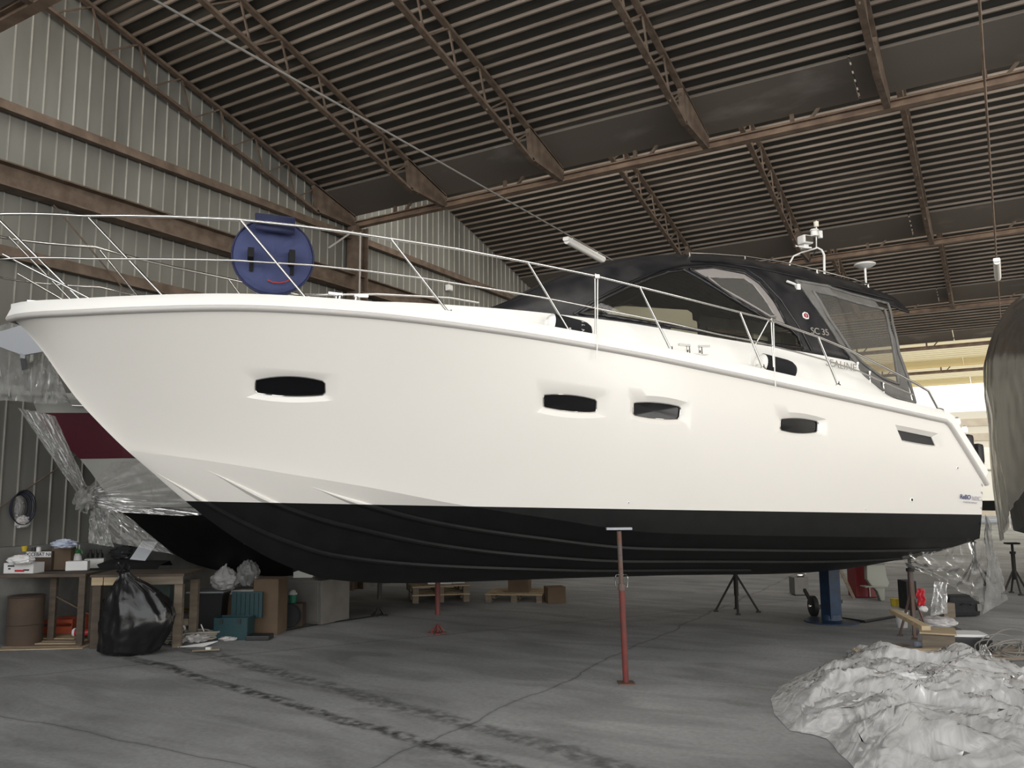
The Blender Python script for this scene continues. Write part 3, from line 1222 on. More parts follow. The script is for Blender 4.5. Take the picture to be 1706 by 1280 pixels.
# swim platform and transom lockers
m_ = MB()
m_.box((10.33, 0, 1.82), (0.50, 3.05, 0.09))
m_.build('swim_platform', 'deck_white', yacht, bevel=0.03)
MB().box((10.28, 0, 1.75), (0.44, 3.0, 0.05)).build('platform_underside', 'rail_grey', yacht)
MB().box((9.98, 0.3, 2.25), (0.25, 2.4, 0.85)).build('transom_locker', 'deck_white', yacht, bevel=0.05)

# coachroof: cabin trunk carrying the windscreen, open over the cockpit
rr = []
for s in list(np.linspace(1.3, 4.9, 40)):
    wv_, hv_ = trunk_w(s), trunk_h(s)
    hd = sheer_h(s)+0.05
    half = [L(s, wv_+0.07, hd-0.02), L(s, wv_+0.02, hd+(hv_-hd)*0.75), L(s, wv_-0.02, hv_-0.008), L(s, wv_-0.07, hv_), L(s, wv_*0.5, hv_+0.02), L(s, 0, hv_+0.03)]
    rr.append(half+[q*V(1, -1, 1) for q in reversed(half[:-1])])
m_ = MB()
m_.rows(rr)
for sgn in (1, -1):
    rr = []
    for s in list(np.linspace(4.9, 8.89, 40))+[8.95, 9.02, 9.1, 9.2, 9.35, 9.55, 9.74, 10.0]:
        wv_, hv_ = trunk_w(s), trunk_h(s)
        hd = sheer_h(s)+0.05
        rr.append([L(s, sgn*(wv_+0.07), hd-0.02), L(s, sgn*(wv_+0.02), hd+(hv_-hd)*0.75), L(s, sgn*(wv_-0.02), hv_-0.008), L(s, sgn*(wv_-0.10), hv_), L(s, sgn*(wv_-0.12), hd-0.4)])
    m_.rows(rr)
m_.build('coachroof', 'deck_white', yacht, smooth=40, merge=0.0005)
MB().box((7.3, 0, 2.62), (5.3, 2.5, 0.06)).build('cockpit_floor', 'dark_interior', yacht)

# ---- hardtop, windscreen and canvas: one shell, split into its panels
can_w = interp([4.45, 4.6, 4.9, 5.3, 5.8, 6.3, 7, 9.9, 10.2], [.30, .62, .92, 1.16, 1.29, 1.34, 1.36, 1.36, 1.36])
can_t = interp([4.45, 4.9, 5.4, 5.9, 6.4, 6.9, 7.4, 8, 8.6, 9.2, 9.7, 10.3], [3.83, 4.04, 4.32, 4.53, 4.68, 4.77, 4.82, 4.84, 4.83, 4.80, 4.75, 4.62])
NEXP = 3.0


def can_h0(s):
    return trunk_h(s)-0.005


def can_p(s, h):
    h0, ht, w_ = can_h0(s), can_t(s), can_w(s)
    f = (h-h0)/(ht-h0)
    if f >= 1:
        return 0.0
    f = max(f, 0.0)
    return w_*(1-f**NEXP)**(1/2.3)*(1-0.13*(h-h0))


def can_pt(s, th, off=0.0):
    """th 0 = port sill, pi = starboard sill"""
    h0, ht, w_ = can_h0(s), can_t(s), can_w(s)
    c, s_ = math.cos(th), math.sin(th)
    hh = h0+(ht-h0)*abs(s_)**(2/NEXP)
    f = (hh-h0)/(ht-h0)
    p = w_*(max(0, 1-f**NEXP))**(1/2.3)*(1-0.13*(hh-h0))
    p = math.copysign(p, c)
    return L(s, p+math.copysign(off*abs(c), c), hh+off*s_)


def on_can(px, py):
    return hit(px, py, lambda s, h: can_p(s, h) if h < can_t(s) else -9, 4.46, 10.2)


def can_poly(pts):
    out = []
    for q in pts:
        r = on_can(*q)
        if r is not None:
            out.append((r[0], r[2]))
    return out


def inside(poly, x, y):
    c = False
    n = len(poly)
    for i in range(n):
        x1, y1 = poly[i]
        x2, y2 = poly[i-1]
        if (y1 > y) != (y2 > y) and x < (x2-x1)*(y-y1)/(y2-y1)+x1:
            c = not c
    return c


def dense(poly, step=0.03):
    out = []
    for i in range(len(poly)):
        a, b_ = V(*poly[i]), V(*poly[(i+1) % len(poly)])
        n = max(1, int(np.linalg.norm(b_-a)/step))
        out += [tuple(a+(b_-a)*j/n) for j in range(n)]
    return out


win_front = can_poly([(965, 523), (1000, 501), (1040, 481), (1080, 464), (1110, 454), (1138, 450), (1180, 474), (1220, 499), (1277, 533), (1316, 549), (1329, 562), (1336, 580), (1289, 574), (1220, 561), (1150, 549), (1080, 538), (1000, 525)])
win_slide = can_poly([(1148, 449), (1187, 446), (1240, 456), (1264, 472), (1290, 503), (1312, 545), (1290, 537), (1220, 496)])
pane_slide = can_poly([(1178, 462), (1220, 463), (1238, 464), (1254, 474), (1291, 527), (1283, 528), (1200, 480)])
win_canvas = can_poly([(1325, 468), (1400, 485), (1478, 506), (1486, 540), (1497, 590), (1512, 631), (1524, 671), (1485, 660), (1455, 639), (1437, 624), (1426, 606), (1396, 569), (1354, 506)])
pane_canvas = can_poly([(1354, 486), (1400, 497), (1452, 511), (1473, 516), (1480, 545), (1489, 590), (1496, 640), (1470, 630), (1440, 608), (1415, 583), (1380, 530)])
SS = list(np.arange(4.46, 10.31, 0.03))
TH = list(np.linspace(0, PI, 181))


def cell_kind(s, th):
    q = can_pt(s, th)
    h = q[2]
    if abs(math.cos(th)) < 0.12:
        return 'shell'
    if inside(pane_canvas, s, h):
        return 'pane_canvas'
    if inside(win_canvas, s, h):
        return 'canvas'
    if inside(pane_slide, s, h):
        return 'pane_slide'
    if inside(win_slide, s, h):
        return 'slide'
    if inside(win_front, s, h):
        return 'front'
    return 'shell'


cells = {}
for i in range(len(SS)-1):
    for j in range(len(TH)-1):
        s = (SS[i]+SS[i+1])/2
        th = (TH[j]+TH[j+1])/2
        kd = cell_kind(s, th)
        if s > 9.74:                      # only the roof overhangs here
            if can_pt(s, th)[2] < 4.30 - (s-9.74)*0.25:
                continue
            kd = 'shell'
        cells.setdefault((kd, 'p' if th < PI/2 else 's') if kd != 'shell' else ('shell', ''), []).append((i, j))
PT = {}


def cp(i, j):
    if (i, j) not in PT:
        PT[(i, j)] = can_pt(SS[i], TH[j])
    return PT[(i, j)]


def patch(cl, push=0.0):
    m_ = MB()
    idx = {}
    vs = []
    fs = []
    for i, j in cl:
        f = []
        for a, b_ in ((i, j), (i+1, j), (i+1, j+1), (i, j+1)):
            if (a, b_) not in idx:
                idx[(a, b_)] = len(vs)
                q = cp(a, b_)
                if push:
                    q = can_pt(SS[a], TH[b_], push)
                vs.append(q)
            f.append(idx[(a, b_)])
        fs.append(tuple(f))
    return m_.add(vs, fs)


pane_mat('tinted_glass', (0.60, 0.59, 0.54), 0.95, 0.04)
pane_mat('clear_vinyl', (0.62, 0.60, 0.55), 0.72, 0.12)
pane_mat('mesh_glass', (0.42, 0.41, 0.38), 0.6, 0.1)
canopy = patch(cells[('shell', '')]).build('hardtop', 'canopy_black', yacht, smooth=40, solid=0.02, fix=True)
for side in ('p', 's'):
    sgn = 1 if side == 'p' else -1
    for kd, nm, mt in (('front', 'side_window', 'tinted_glass'), ('pane_slide', 'sliding_window', 'mesh_glass'), ('pane_canvas', 'vinyl_window', 'clear_vinyl'),
                       ('canvas', 'side_canvas', 'canvas_grey'), ('slide', 'window_surround', 'frame_grey')):
        o = patch(cells[(kd, side)]).build(nm, mt, yacht, smooth=40)
        poly = {'front': win_front, 'pane_slide': pane_slide, 'pane_canvas': pane_canvas, 'canvas': win_canvas, 'slide': win_slide}[kd]
        pts = []
        for s, h in dense(poly):
            pts.append(L(s, sgn*(can_p(s, h)+0.008), h))
        r_, m2 = {'front': (0.020, 'canopy_edge'), 'pane_slide': (0.014, 'frame_grey'), 'pane_canvas': (0.020, 'canvas_grey'), 'canvas': (0.018, 'canvas_grey'), 'slide': (0.016, 'canopy_edge')}[kd]
        MB().tube(pts, r_, 6, closed=True).build('frame' if kd != 'canvas' else 'hem', m2, o, smooth=60)
# drip edge along the roof
for sgn in (1, -1):
    m_ = MB()
    pts = []
    for q in [(1150, 436), (1200, 438), (1250, 445), (1325, 461), (1400, 479), (1485, 500)]:
        r = on_can(*q)
        if r is not None:
            pts.append(L(r[0], sgn*(r[1]+0.012), r[2]))
    m_.tube(pts, 0.014, 6)
    m_.build('drip_edge', 'canopy_edge', yacht, smooth=60)
    # stainless hand rail on the roof side with its feet
    m_ = MB()
    pts = []
    for q in [(1148, 426), (1185, 427.5), (1240, 431.5), (1300, 440.5), (1360, 453), (1420, 466.5), (1445, 476)]:
        r = None
        for dy in range(0, 14):
            r = on_can(q[0], q[1]+dy)
            if r is not None:
                break
        if r is not None:
            pts.append(L(r[0], sgn*(r[1]+0.02), r[2]+0.03))
    hr = m_.tube(pts, 0.009, 6).build('roof_handrail', 'steel', yacht, smooth=60)
    for k in range(0, len(pts), 2):
        m2_ = MB()
        m2_.tube([pts[k], pts[k]+V(0.0, 0.0, -0.05)+V(0, sgn*0.0, 0)], 0.012, 6)
        m2_.lathe([(0.02, 0), (0.02, 0.008), (0.0, 0.012)], c=tuple(pts[k]+V(0, 0, -0.055)), n=10)
        m2_.build('rail_foot', 'steel', hr)

# windscreen seams
m_ = MB()
for p0 in ((880, 497, 905, 520), ):
    pass
for th in (0.62*PI/2, PI-0.62*PI/2):
    m_.tube([can_pt(s, th, 0.006) for s in np.linspace(4.55, 6.9, 24)], 0.007, 5)
m_.build('windscreen_seam', 'canopy_edge', yacht)
# arch line from the foredeck up over the side window
for sgn in (1, -1):
    pts = []
    for q in [(955, 524), (985, 504), (1015, 487), (1060, 466), (1100, 451), (1135, 443), (1180, 440), (1240, 448), (1268, 466), (1300, 500), (1335, 552), (1352, 585)]:
        r = on_can(*q)
        pts.append(L(r[0], sgn*(r[1]+0.01), r[2]))
    MB().tube(pts, 0.013, 6).build('window_arch', 'canopy_edge', yacht, smooth=60)

# helm seat and dash seen through the window
def inner(px, py, pv=0.92):
    q = hit(px, py, lambda s, h: pv, 4, 10)
    return L(*q)


dash = [inner(*q) for q in ((1004, 527), (1006, 522), (1024, 511), (1040, 509), (1146, 516), (1154, 521), (1155, 533), (1162, 535), (1163, 548), (1163, 575), (1004, 560))]
MB().poly(dash, (0, 0.7, 0)).build('dash_moulding', 'cream_seat', yacht, bevel=0.02)
for (xa, ya, xb, yb) in ((1256, 556, 1280, 585), (1290, 551, 1302, 590), (1304, 552, 1327, 596)):
    c4 = [inner(xa, ya), inner(xb, ya+(xb-xa)*0.22), inner(xb, yb), inner(xa, yb)]
    MB().poly(c4, (0, 0.35, 0)).build('cockpit_locker', 'cream_seat', yacht, bevel=0.02)
MB().box((7.2, 0.3, 3.2), (0.14, 0.6, 0.75)).box((6.95, 0.3, 2.9), (0.55, 0.6, 0.16)).build('helm_seat', 'cream_seat', yacht, bevel=0.05)
MB().tube([(5.5, -1.05, 3.62), (5.9, -0.9, 3.9), (6.3, -0.75, 4.1)], 0.03, 6).build('windscreen_post', 'canopy_edge', yacht)

# ---- guard rails
def rail_p(s, h):
    return sheer_p(s)-0.10 if s >= 0.35 else -9


def rail_pt(px, py, inset=0.10):
    return hit(px, py, lambda s, h: (sheer_p(s)-inset), 0.0, 10.5)


RT = [(140, 360), (210, 359.5), (280, 361), (395, 366), (500, 377), (575, 386.5), (650, 398), (760, 414.5), (880, 437), (993, 460), (1066, 478), (1150, 499), (1233, 520), (1283, 533), (1363, 561), (1408, 580), (1467, 609), (1527, 640), (1547, 652), (1564, 684)]
RL = [(148, 431.5), (210, 431.5), (280, 432), (390, 434), (520, 442), (610, 451.5), (700, 463), (800, 478.5), (900, 495), (1000, 515), (1110, 537), (1200, 557.5), (1250, 567), (1320, 585), (1378, 601), (1432, 619), (1480, 640), (1521, 658)]
top = [rail_pt(*q) for q in RT]
lowr = [rail_pt(*q) for q in RL]


def bow_arc(first, fwd, n=8):
    """carry a rail from its first point round the front of the bow"""
    s0, p0, h0 = first
    out = []
    for a in np.linspace(PI/2, 0, n)[:-1]:
        out.append(V(s0-(s0+fwd)*math.cos(a), p0*math.sin(a)**0.8, h0-0.04*math.cos(a)))
    out.append(V(-fwd, 0, h0-0.04))
    return out[1:]


def full(seq, fwd):
    arc = bow_arc(seq[0], fwd)
    port_ = list(reversed(seq))+arc
    star = [q*V(1, -1, 1) for q in reversed(port_[:-1])]
    return [L(*q) for q in port_+star]


railt = MB().tube(full(top, 0.42), 0.0145, 8).build('guard_rail', 'steel', yacht, smooth=60)
MB().tube(full(lowr, 0.30), 0.0095, 8).build('lower_rail', 'steel', yacht, smooth=60)
ST = [((148, 363), (278, 498)), ((402, 368), (515, 501)), ((652, 399), (750, 523)), ((880, 438), (950, 553)), ((1066, 479), (1118, 583)), ((1233, 521), (1271, 613)), ((1363, 562), (1396, 641))]
for a, b_ in ST:
    A_, B_ = rail_pt(*a), rail_pt(*b_)
    for sgn in (1, -1):
        f = V(1, sgn, 1)
        m_ = MB()
        m_.tube([L(*(A_*f)), L(*(B_*f))-V(0, 0, 0.01)], 0.0125, 8)
        m_.lathe([(0.032, 0), (0.032, 0.008), (0.018, 0.02), (0.016, 0.05)], c=tuple(L(*(B_*f))-V(0, 0, 0.012)), n=12)
        m_.build('stanchion', 'steel', yacht, smooth=60)
# pulpit legs
for sgn in (1, -1):
    for (a, b_) in (((-0.14, 0.34*sgn, 4.43), (0.62, 0.52*sgn, 3.66)), ((-0.05, 0.36*sgn, 4.07), (0.72, 0.56*sgn, 3.66))):
        MB().tube([L(*a), L(*b_)], 0.012, 8).build('stanchion', 'steel', yacht, smooth=60)
# boarding-gate posts with pelican hooks and fender lines
for (px, py, qx, qy, ex, ey) in ((994, 461, 995, 563, 993, 598), (1287, 534, 1291, 612, 1292, 644)):
    A_ = rail_pt(px, py)
    m_ = MB()
    q = L(*A_)
    m_.box(tuple(q), (0.06, 0.05, 0.05))
    m_.build('rail_clamp', 'steel', yacht, bevel=0.008)
    B_ = rail_pt(qx, qy)
    m_ = MB().tube([L(*A_)+V(-0.018, 0, 0), L(*B_)+V(-0.02, 0, 0)], 0.009, 8)
    m_.build('gate_post', 'steel', yacht, smooth=60)
    C_ = hit(ex, ey, lambda s, h: sheer_p(s)+0.06, 0, 10.5)
    D_ = hit(qx, qy+16, lambda s, h: sheer_p(s)+0.06, 0, 10.5)
    MB().tube([L(*A_)+V(0.012, 0, 0), L(*D_)*V(1, 1, 1), L(*C_)], 0.006, 6).build('fender_line', 'white_plastic', yacht, smooth=60)
A_, B_ = rail_pt(1281, 533), rail_pt(1261, 570)
MB().tube([L(*A_), L(*B_), L(*rail_pt(1250, 590)), L(*rail_pt(1249, 607))], 0.006, 6).build('fender_line', 'white_plastic', yacht)

# deck handrails on the coachroof
for sgn in (1, -1):
    pts = [L(s, sgn*p_, h_) for s, p_, h_ in ((1.75, 0.30, 3.74), (2.0, 0.42, 3.79), (2.6, 0.66, 3.83), (3.3, 0.86, 3.85), (4.0, 0.99, 3.84), (4.3, 1.04, 3.80))]
    o = MB().tube(pts, 0.013, 8).build('deck_handrail', 'steel', yacht, smooth=60)
    for s, p_ in ((2.0, 0.42), (2.9, 0.75), (3.9, 0.97)):
        MB().tube([L(s, sgn*p_, 3.82), L(s, sgn*p_, 3.70)], 0.012, 6).build('rail_foot', 'steel', o)

# mooring cleats
def cleat(s, p_, h_):
    m_ = MB()
    for ds, dd in ((-0.075, -1), (0.075, 1)):
        m_.lathe([(0.028, 0), (0.022, 0.01), (0.020, 0.07), (0.026, 0.075)], c=tuple(L(s+ds, p_, h_)), n=12)
        m_.bar(L(s+ds-0.02*dd, p_, h_+0.085), L(s+ds+0.11*dd, p_, h_+0.09), 0.035, 0.022)
    m_.bar(L(s-0.15, p_, h_-0.002), L(s+0.15, p_, h_-0.002), 0.06, 0.008)
    return m_.build('mooring_cleat', 'steel', yacht, smooth=40)


for (px, py, ins) in ((580, 507, 0.16), (1157, 590, 0.06)):
    q = rail_pt(px, py, ins)
    for sgn in (1, -1):
        cleat(q[0], sgn*q[1], q[2])
# bow roller and windlass
MB().box((0.35, 0, 3.66), (0.5, 0.16, 0.03)).box((0.2, 0.07, 3.69), (0.16, 0.012, 0.06)).box((0.2, -0.07, 3.69), (0.16, 0.012, 0.06)).build('bow_roller', 'steel', yacht)
MB().lathe([(0.07, 0), (0.07, 0.04), (0.04, 0.06), (0.04, 0.12), (0.06, 0.14), (0.0, 0.15)], c=(0.75, 0, 3.60), n=16).build('windlass', 'steel', yacht, smooth=40)

# ---- radar arch with searchlight, horn and lights
R0 = at_depth(1318, 441, 11.3)
R1 = at_depth(1373, 460, 11.3)
def LW(px, py, dist):
    q = loc(at_depth(px, py, dist))
    return L(*q)


DM = 11.35
arch = [LW(1315.5, 444, DM), LW(1316, 438, DM), LW(1322, 427, DM), LW(1335, 421, DM), LW(1352, 416, DM), LW(1362, 413, DM), LW(1369, 417, DM), LW(1373, 425, DM), LW(1373.5, 459, DM)]
arch_o = MB().tube(arch, [0.012, 0.012, 0.012, 0.012, 0.012, 0.014, 0.016, 0.018, 0.018], 8).build('light_arch', 'white_plastic', yacht, smooth=60)
MB().tube([LW(1333, 421, DM), LW(1347, 436, DM), LW(1360, 417, DM)], 0.011, 6).build('arch_brace', 'canopy_edge', arch_o)
MB().tube([LW(1360, 414, DM), LW(1360, 368, DM)], 0.009, 8).build('mast', 'white_plastic', yacht, smooth=60)
c_ = LW(1360, 378, DM)
MB().lathe([(0.030, 0), (0.034, 0.01), (0.034, 0.06), (0.036, 0.062), (0.036, 0.07), (0, 0.075)], c=tuple(c_), n=14).build('masthead_light', 'cream_seat', yacht, smooth=40)
c_ = LW(1357, 394, DM)
MB().lathe([(0.055, 0), (0.062, 0.015), (0.05, 0.02), (0.05, 0.075), (0.062, 0.08), (0.055, 0.10), (0, 0.105)], c=tuple(c_), n=16).build('steaming_light', 'white_plastic', yacht, smooth=40)
c_ = LW(1366.5, 391, DM)
MB().box(tuple(c_), (0.05, 0.05, 0.11)).build('light_bracket', 'white_plastic', yacht, bevel=0.01)
c_ = LW(1341.5, 400.5, DM-0.12)
hd = MB().box(tuple(c_), (0.17, 0.14, 0.125)).build('searchlight', 'white_plastic', yacht, bevel=0.025)
nrm = unit(CAMP-at_depth(1341, 400, DM))
vcam = L(*(V(nrm@AX, nrm@PO, 0)))
fx = unit(V(vcam[1], -vcam[0], 0))
cc = V(*c_)+V(0, -0.073, 0)
MB().box(tuple(cc), (0.135, 0.012, 0.09)).build('searchlight_lens', 'steel', hd, bevel=0.004)
MB().box(tuple(V(*c_)+V(0.0, 0.02, -0.09)), (0.08, 0.08, 0.06)).tube([V(*c_)+V(-0.12, 0, -0.10), V(*c_)+V(0.1, 0, -0.10)], 0.016, 8).build('searchlight_mount', 'white_plastic', hd, bevel=0.006)
MB().lathe([(0.022, 0), (0.01, 0.05), (0.01, 0.09)], c=tuple(V(*c_)+V(-0.19, 0, -0.10)), n=12, axis='x').build('horn', 'steel', yacht)
# satellite / tv antenna
c_ = LW(1443, 475, 11.7)
d_ = LW(1441.5, 446, 11.7)
an = MB().tube([V(*c_), V(c_[0], c_[1], d_[2])], [0.013, 0.017], 10).lathe([(0.022, 0), (0.022, 0.015), (0.013, 0.025)], c=tuple(c_), n=10).build('antenna_pole', 'white_plastic', yacht, smooth=50)
MB().lathe([(0.03, -0.01), (0.10, 0.01), (0.145, 0.035), (0.148, 0.05), (0.12, 0.065), (0.0, 0.075)], c=(c_[0], c_[1], d_[2]), n=28).build('antenna_dish', 'white_plastic', an, smooth=40)
# deck light on the black pillar
c_ = V(*L(*on_can(1320, 475)))+V(0, -0.03, 0)
MB().tube([c_+V(-0.10, 0, 0.03), c_+V(0.02, 0, -0.0)], 0.016, 8).box(tuple(c_+V(0.05, 0, -0.03)), (0.05, 0.05, 0.07)).build('flood_lamp', 'white_plastic', yacht, smooth=40)

# ---- lettering and badge
def can_frame(px, py, px2, py2, lift=0.012):
    a, b_ = on_can(px, py), on_can(px2, py2)
    A_, B_ = L(*a), L(*b_)
    s, h = a[0], a[2]
    q1 = L(s, can_p(s, h+0.05), h+0.05)
    q0 = L(s, can_p(s, h), h)
    yd = q1-q0
    x = unit(B_-A_)
    n_ = unit(np.cross(x, yd))
    return frame_matrix(A_+n_*lift, x, yd), np.linalg.norm(B_-A_)


M_, wd = can_frame(1350.5, 556.5, 1375.5, 559.5)
text_mesh('SC 35', 0.115, 'letter_grey', yacht, 'model_lettering', bold=0.001, M=M_, spacing=0.95)
a = hit(1372, 603, lambda s, h: trunk_w(s)+0.02, 4, 10)
b_ = hit(1416, 612, lambda s, h: trunk_w(s)+0.02, 4, 10)
A_, B_ = L(*a), L(*b_)
M_ = frame_matrix(A_+V(0, -0.03, -0.045), B_-A_, V(0, 0.06, 1))
text_mesh('SEALINE', 0.125, 'letter_grey', yacht, 'maker_lettering', bold=-0.001, M=M_, spacing=1.0)
M_, wd = can_frame(1337, 530, 1349, 533, 0.006)
m_ = MB()
sh = [(-0.005, 0.03), (0.0, 0.06), (0.03, 0.085), (0.075, 0.08), (0.09, 0.045), (0.08, 0.0), (0.04, -0.012), (0.005, 0.0)]
m_.poly([(x, y, 0) for x, y in sh], (0, 0, 0.008))
bd = m_.build('badge', 'white_plastic', yacht)
bd.matrix_local = M_
MB().poly([(0.018+0.65*x, 0.014+0.62*y, 0.008) for x, y in sh], (0, 0, 0.005)).build('badge_centre', 'badge_red', bd)
text_mesh('S', 0.05, 'letter_white', bd, 'badge_letter', M=Matrix.Translation((0.03, 0.018, 0.014)))
# name transfer low on the quarter
a, b_ = on_hull(1597.5, 831), on_hull(1628, 833.5)
A_, B_ = L(*a), L(*b_)
yd_ = L(a[0], side_p(a[0], a[2]+0.1), a[2]+0.1)-L(a[0], side_p(a[0], a[2]), a[2])
M_ = frame_matrix(A_+V(0, -0.014, 0), B_-A_, yd_)
text_mesh('ReBO', 0.075, 'letter_navy', yacht, 'quarter_lettering', bold=0.0008, M=M_, extrude=0.001, spacing=0.95)
xd = unit(B_-A_)
M2 = M_ @ Matrix.Translation((0.195, -0.006, 0))
text_mesh('NDIC', 0.07, 'letter_pale', yacht, 'quarter_lettering', bold=0.0, M=M2, extrude=0.001, spacing=0.85)
M2 = M_ @ Matrix.Translation((0.06, -0.045, 0))
text_mesh('CHARTER SERVICE', 0.028, 'letter_pale', yacht, 'small_lettering', M=M2, extrude=0.001)
# skin fittings
for (px, py, r_) in ((1519, 833, 0.028), (1442, 849, 0.008), (1047, 838, 0.010), (1595, 780, 0.016)):
    q = on_hull(px, py)
    m_ = MB().lathe([(r_*0.55, 0.0), (r_*0.6, 0.006), (r_, 0.004), (r_*1.1, 0.0)], c=(0, 0, 0), n=16, axis='y')
    m_.v = [tuple(V(*p)*V(1, -1, 1)+L(*q)) for p in m_.v]
    o = m_.build('skin_fitting', 'deck_white', yacht, smooth=60)
    MB().lathe([(r_*0.6, 0.0), (0, 0.001)], c=tuple(L(*q)+V(0, -0.004, 0)), n=14, axis='y').build('drain_hole', 'rubber_black', o)
# canvas turnbuckles along the quarter
for (px, py) in ((1429, 612), (1449, 627), (1472, 644)):
    q = L(*rail_pt(px, py, 0.32))
    m_ = MB().tube([q+V(0, 0, 0.05), q-V(0, 0, 0.11)], 0.008, 6).lathe([(0.018, 0), (0.018, 0.03), (0, 0.035)], c=tuple(q+V(0, 0, 0.03)), n=8)
    m_.build('canvas_strap', 'steel', yacht, smooth=50)
# stern cushions and winches
for (px, py, dd) in ((1611, 742, 11.6), (1628, 757, 11.9)):
    c_ = LW(px, py, dd)
    MB().box(tuple(c_), (0.13, 0.16, 0.30)).build('stern_backrest', 'canopy_black', yacht, bevel=0.05)
for (px, py) in ((1590, 703), (1602, 717)):
    c_ = LW(px, py, 10.7)
    m_ = MB().lathe([(0.03, -0.05), (0.06, -0.045), (0.04, -0.02), (0.04, 0.02), (0.06, 0.045), (0.03, 0.05)], c=tuple(c_), n=14, axis='y')
    m_.build('stern_winch', 'steel', yacht, smooth=40)
m_ = MB()
m_.tube([LW(1606, 722, 10.9), LW(1612, 748, 10.9), LW(1622, 765, 11.0), LW(1638, 772, 11.1), LW(1641, 800, 11.1)], 0.012, 6)
m_.tube([LW(1616, 752, 11.0), LW(1628, 782, 11.0)], 0.012, 6)
m_.build('stern_rail', 'steel', yacht, smooth=60)

# ------------------------------------------------------------------ polythene, bags
film('polythene_wrap', (0.42, 0.42, 0.41), 0.55, rough=0.38, milky=0.35, bump=0.2, bscale=3, ior=1.35)
film('shrink_film', (0.95, 0.93, 0.89), 0.18, rough=0.25, milky=0.75, bump=0.3, bscale=1.2, ior=1.4, stretch=(1, 1, 0.3))
film('polythene_pile', (0.96, 0.96, 0.965), 0.30, rough=0.13, milky=0.30, bump=0.38, bscale=2.6, ior=1.7, sheen=0.08, warp=2.2, stretch=(2.2, 0.8, 1.0))
film('polythene_thin', (0.46, 0.45, 0.43), 0.70, rough=0.25, milky=0.4, bump=0.2, bscale=4)
film('bag_white', (0.70, 0.68, 0.68), 0.08, rough=0.3, milky=0.3, bump=0.3, bscale=7)
film('bag_clear', (0.50, 0.50, 0.50), 0.38, rough=0.25, milky=0.4, bump=0.3, bscale=7)
mat('bag_black', (0.007, 0.007, 0.008), 0.27, bump=0.3, bscale=6, spec=0.45)
mat('maroon', (0.085, 0.012, 0.022), 0.35, coat=0.3)
mat('old_white', (0.42, 0.42, 0.39), 0.5, col2=(0.36, 0.36, 0.34), scale=2)
mat('paper_gloss', (0.85, 0.84, 0.80), 0.4)
mat('grey_hull', (0.075, 0.078, 0.078), 0.55, col2=(0.11, 0.113, 0.112), scale=2.5, stretch=(4, 4, 0.6))
mat('galvanised', (0.32, 0.335, 0.36), 0.55, 0.5)


def fbm(p, sc_=1.0, o=4):
    v, a = 0.0, 1.0
    q = Vector((float(p[0])*sc_, float(p[1])*sc_, float(p[2])*sc_))
    for _ in range(o):
        v += a*noise.noise(q)
        q = q*2.03
        a *= 0.5
    return v


def ridge(p, sc_=1.0, o=3):
    v, a = 0.0, 1.0
    q = Vector((float(p[0])*sc_, float(p[1])*sc_, float(p[2])*sc_))
    for _ in range(o):
        v += a*(1-abs(2*noise.noise(q)))
        q = q*2.1
        a *= 0.5
    return v


def resample(pts, n):
    pts = [V(*p) for p in pts]
    d = [0]
    for i in range(len(pts)-1):
        d.append(d[-1]+np.linalg.norm(pts[i+1]-pts[i]))
    out = []
    for k in range(n):
        t = d[-1]*k/(n-1)
        i = min(int(np.searchsorted(d, t, side='right')-1), len(pts)-2)
        f = (t-d[i])/max(1e-9, d[i+1]-d[i])
        out.append(pts[i]*(1-f)+pts[i+1]*f)
    return out


def drape(A, B, nu, nv, amp, folds=(6.0, 1.0), seed=0.0, pinch=None, toward=None, sag=0.0):
    """crumpled sheet spanning from polyline A to polyline B"""
    A, B = resample(A, nu), resample(B, nu)
    nrm = toward if toward is not None else V(0.3, -0.9, 0.1)
    m_ = MB()

    def fn(u, v):
        i = int(round(u*(nu-1)))
        q = A[i]*(1-v)+B[i]*v
        k = ridge((u*folds[0]+seed, v*folds[1], seed), 1.0, 4)-0.9
        e = min(1.0, 6*min(u, 1-u)+0.3)
        q = q+nrm*amp*k*e+V(0, 0, -sag*4*v*(1-v))
        q = q+V(fbm((u*9, v*9, seed+3), 1)*amp*0.2, fbm((u*5, v*5, seed+7), 1)*amp*0.2, fbm((u*5, v*5, seed+11), 1)*amp*0.2)
        return q
    m_.grid(fn, nu, nv)
    return m_


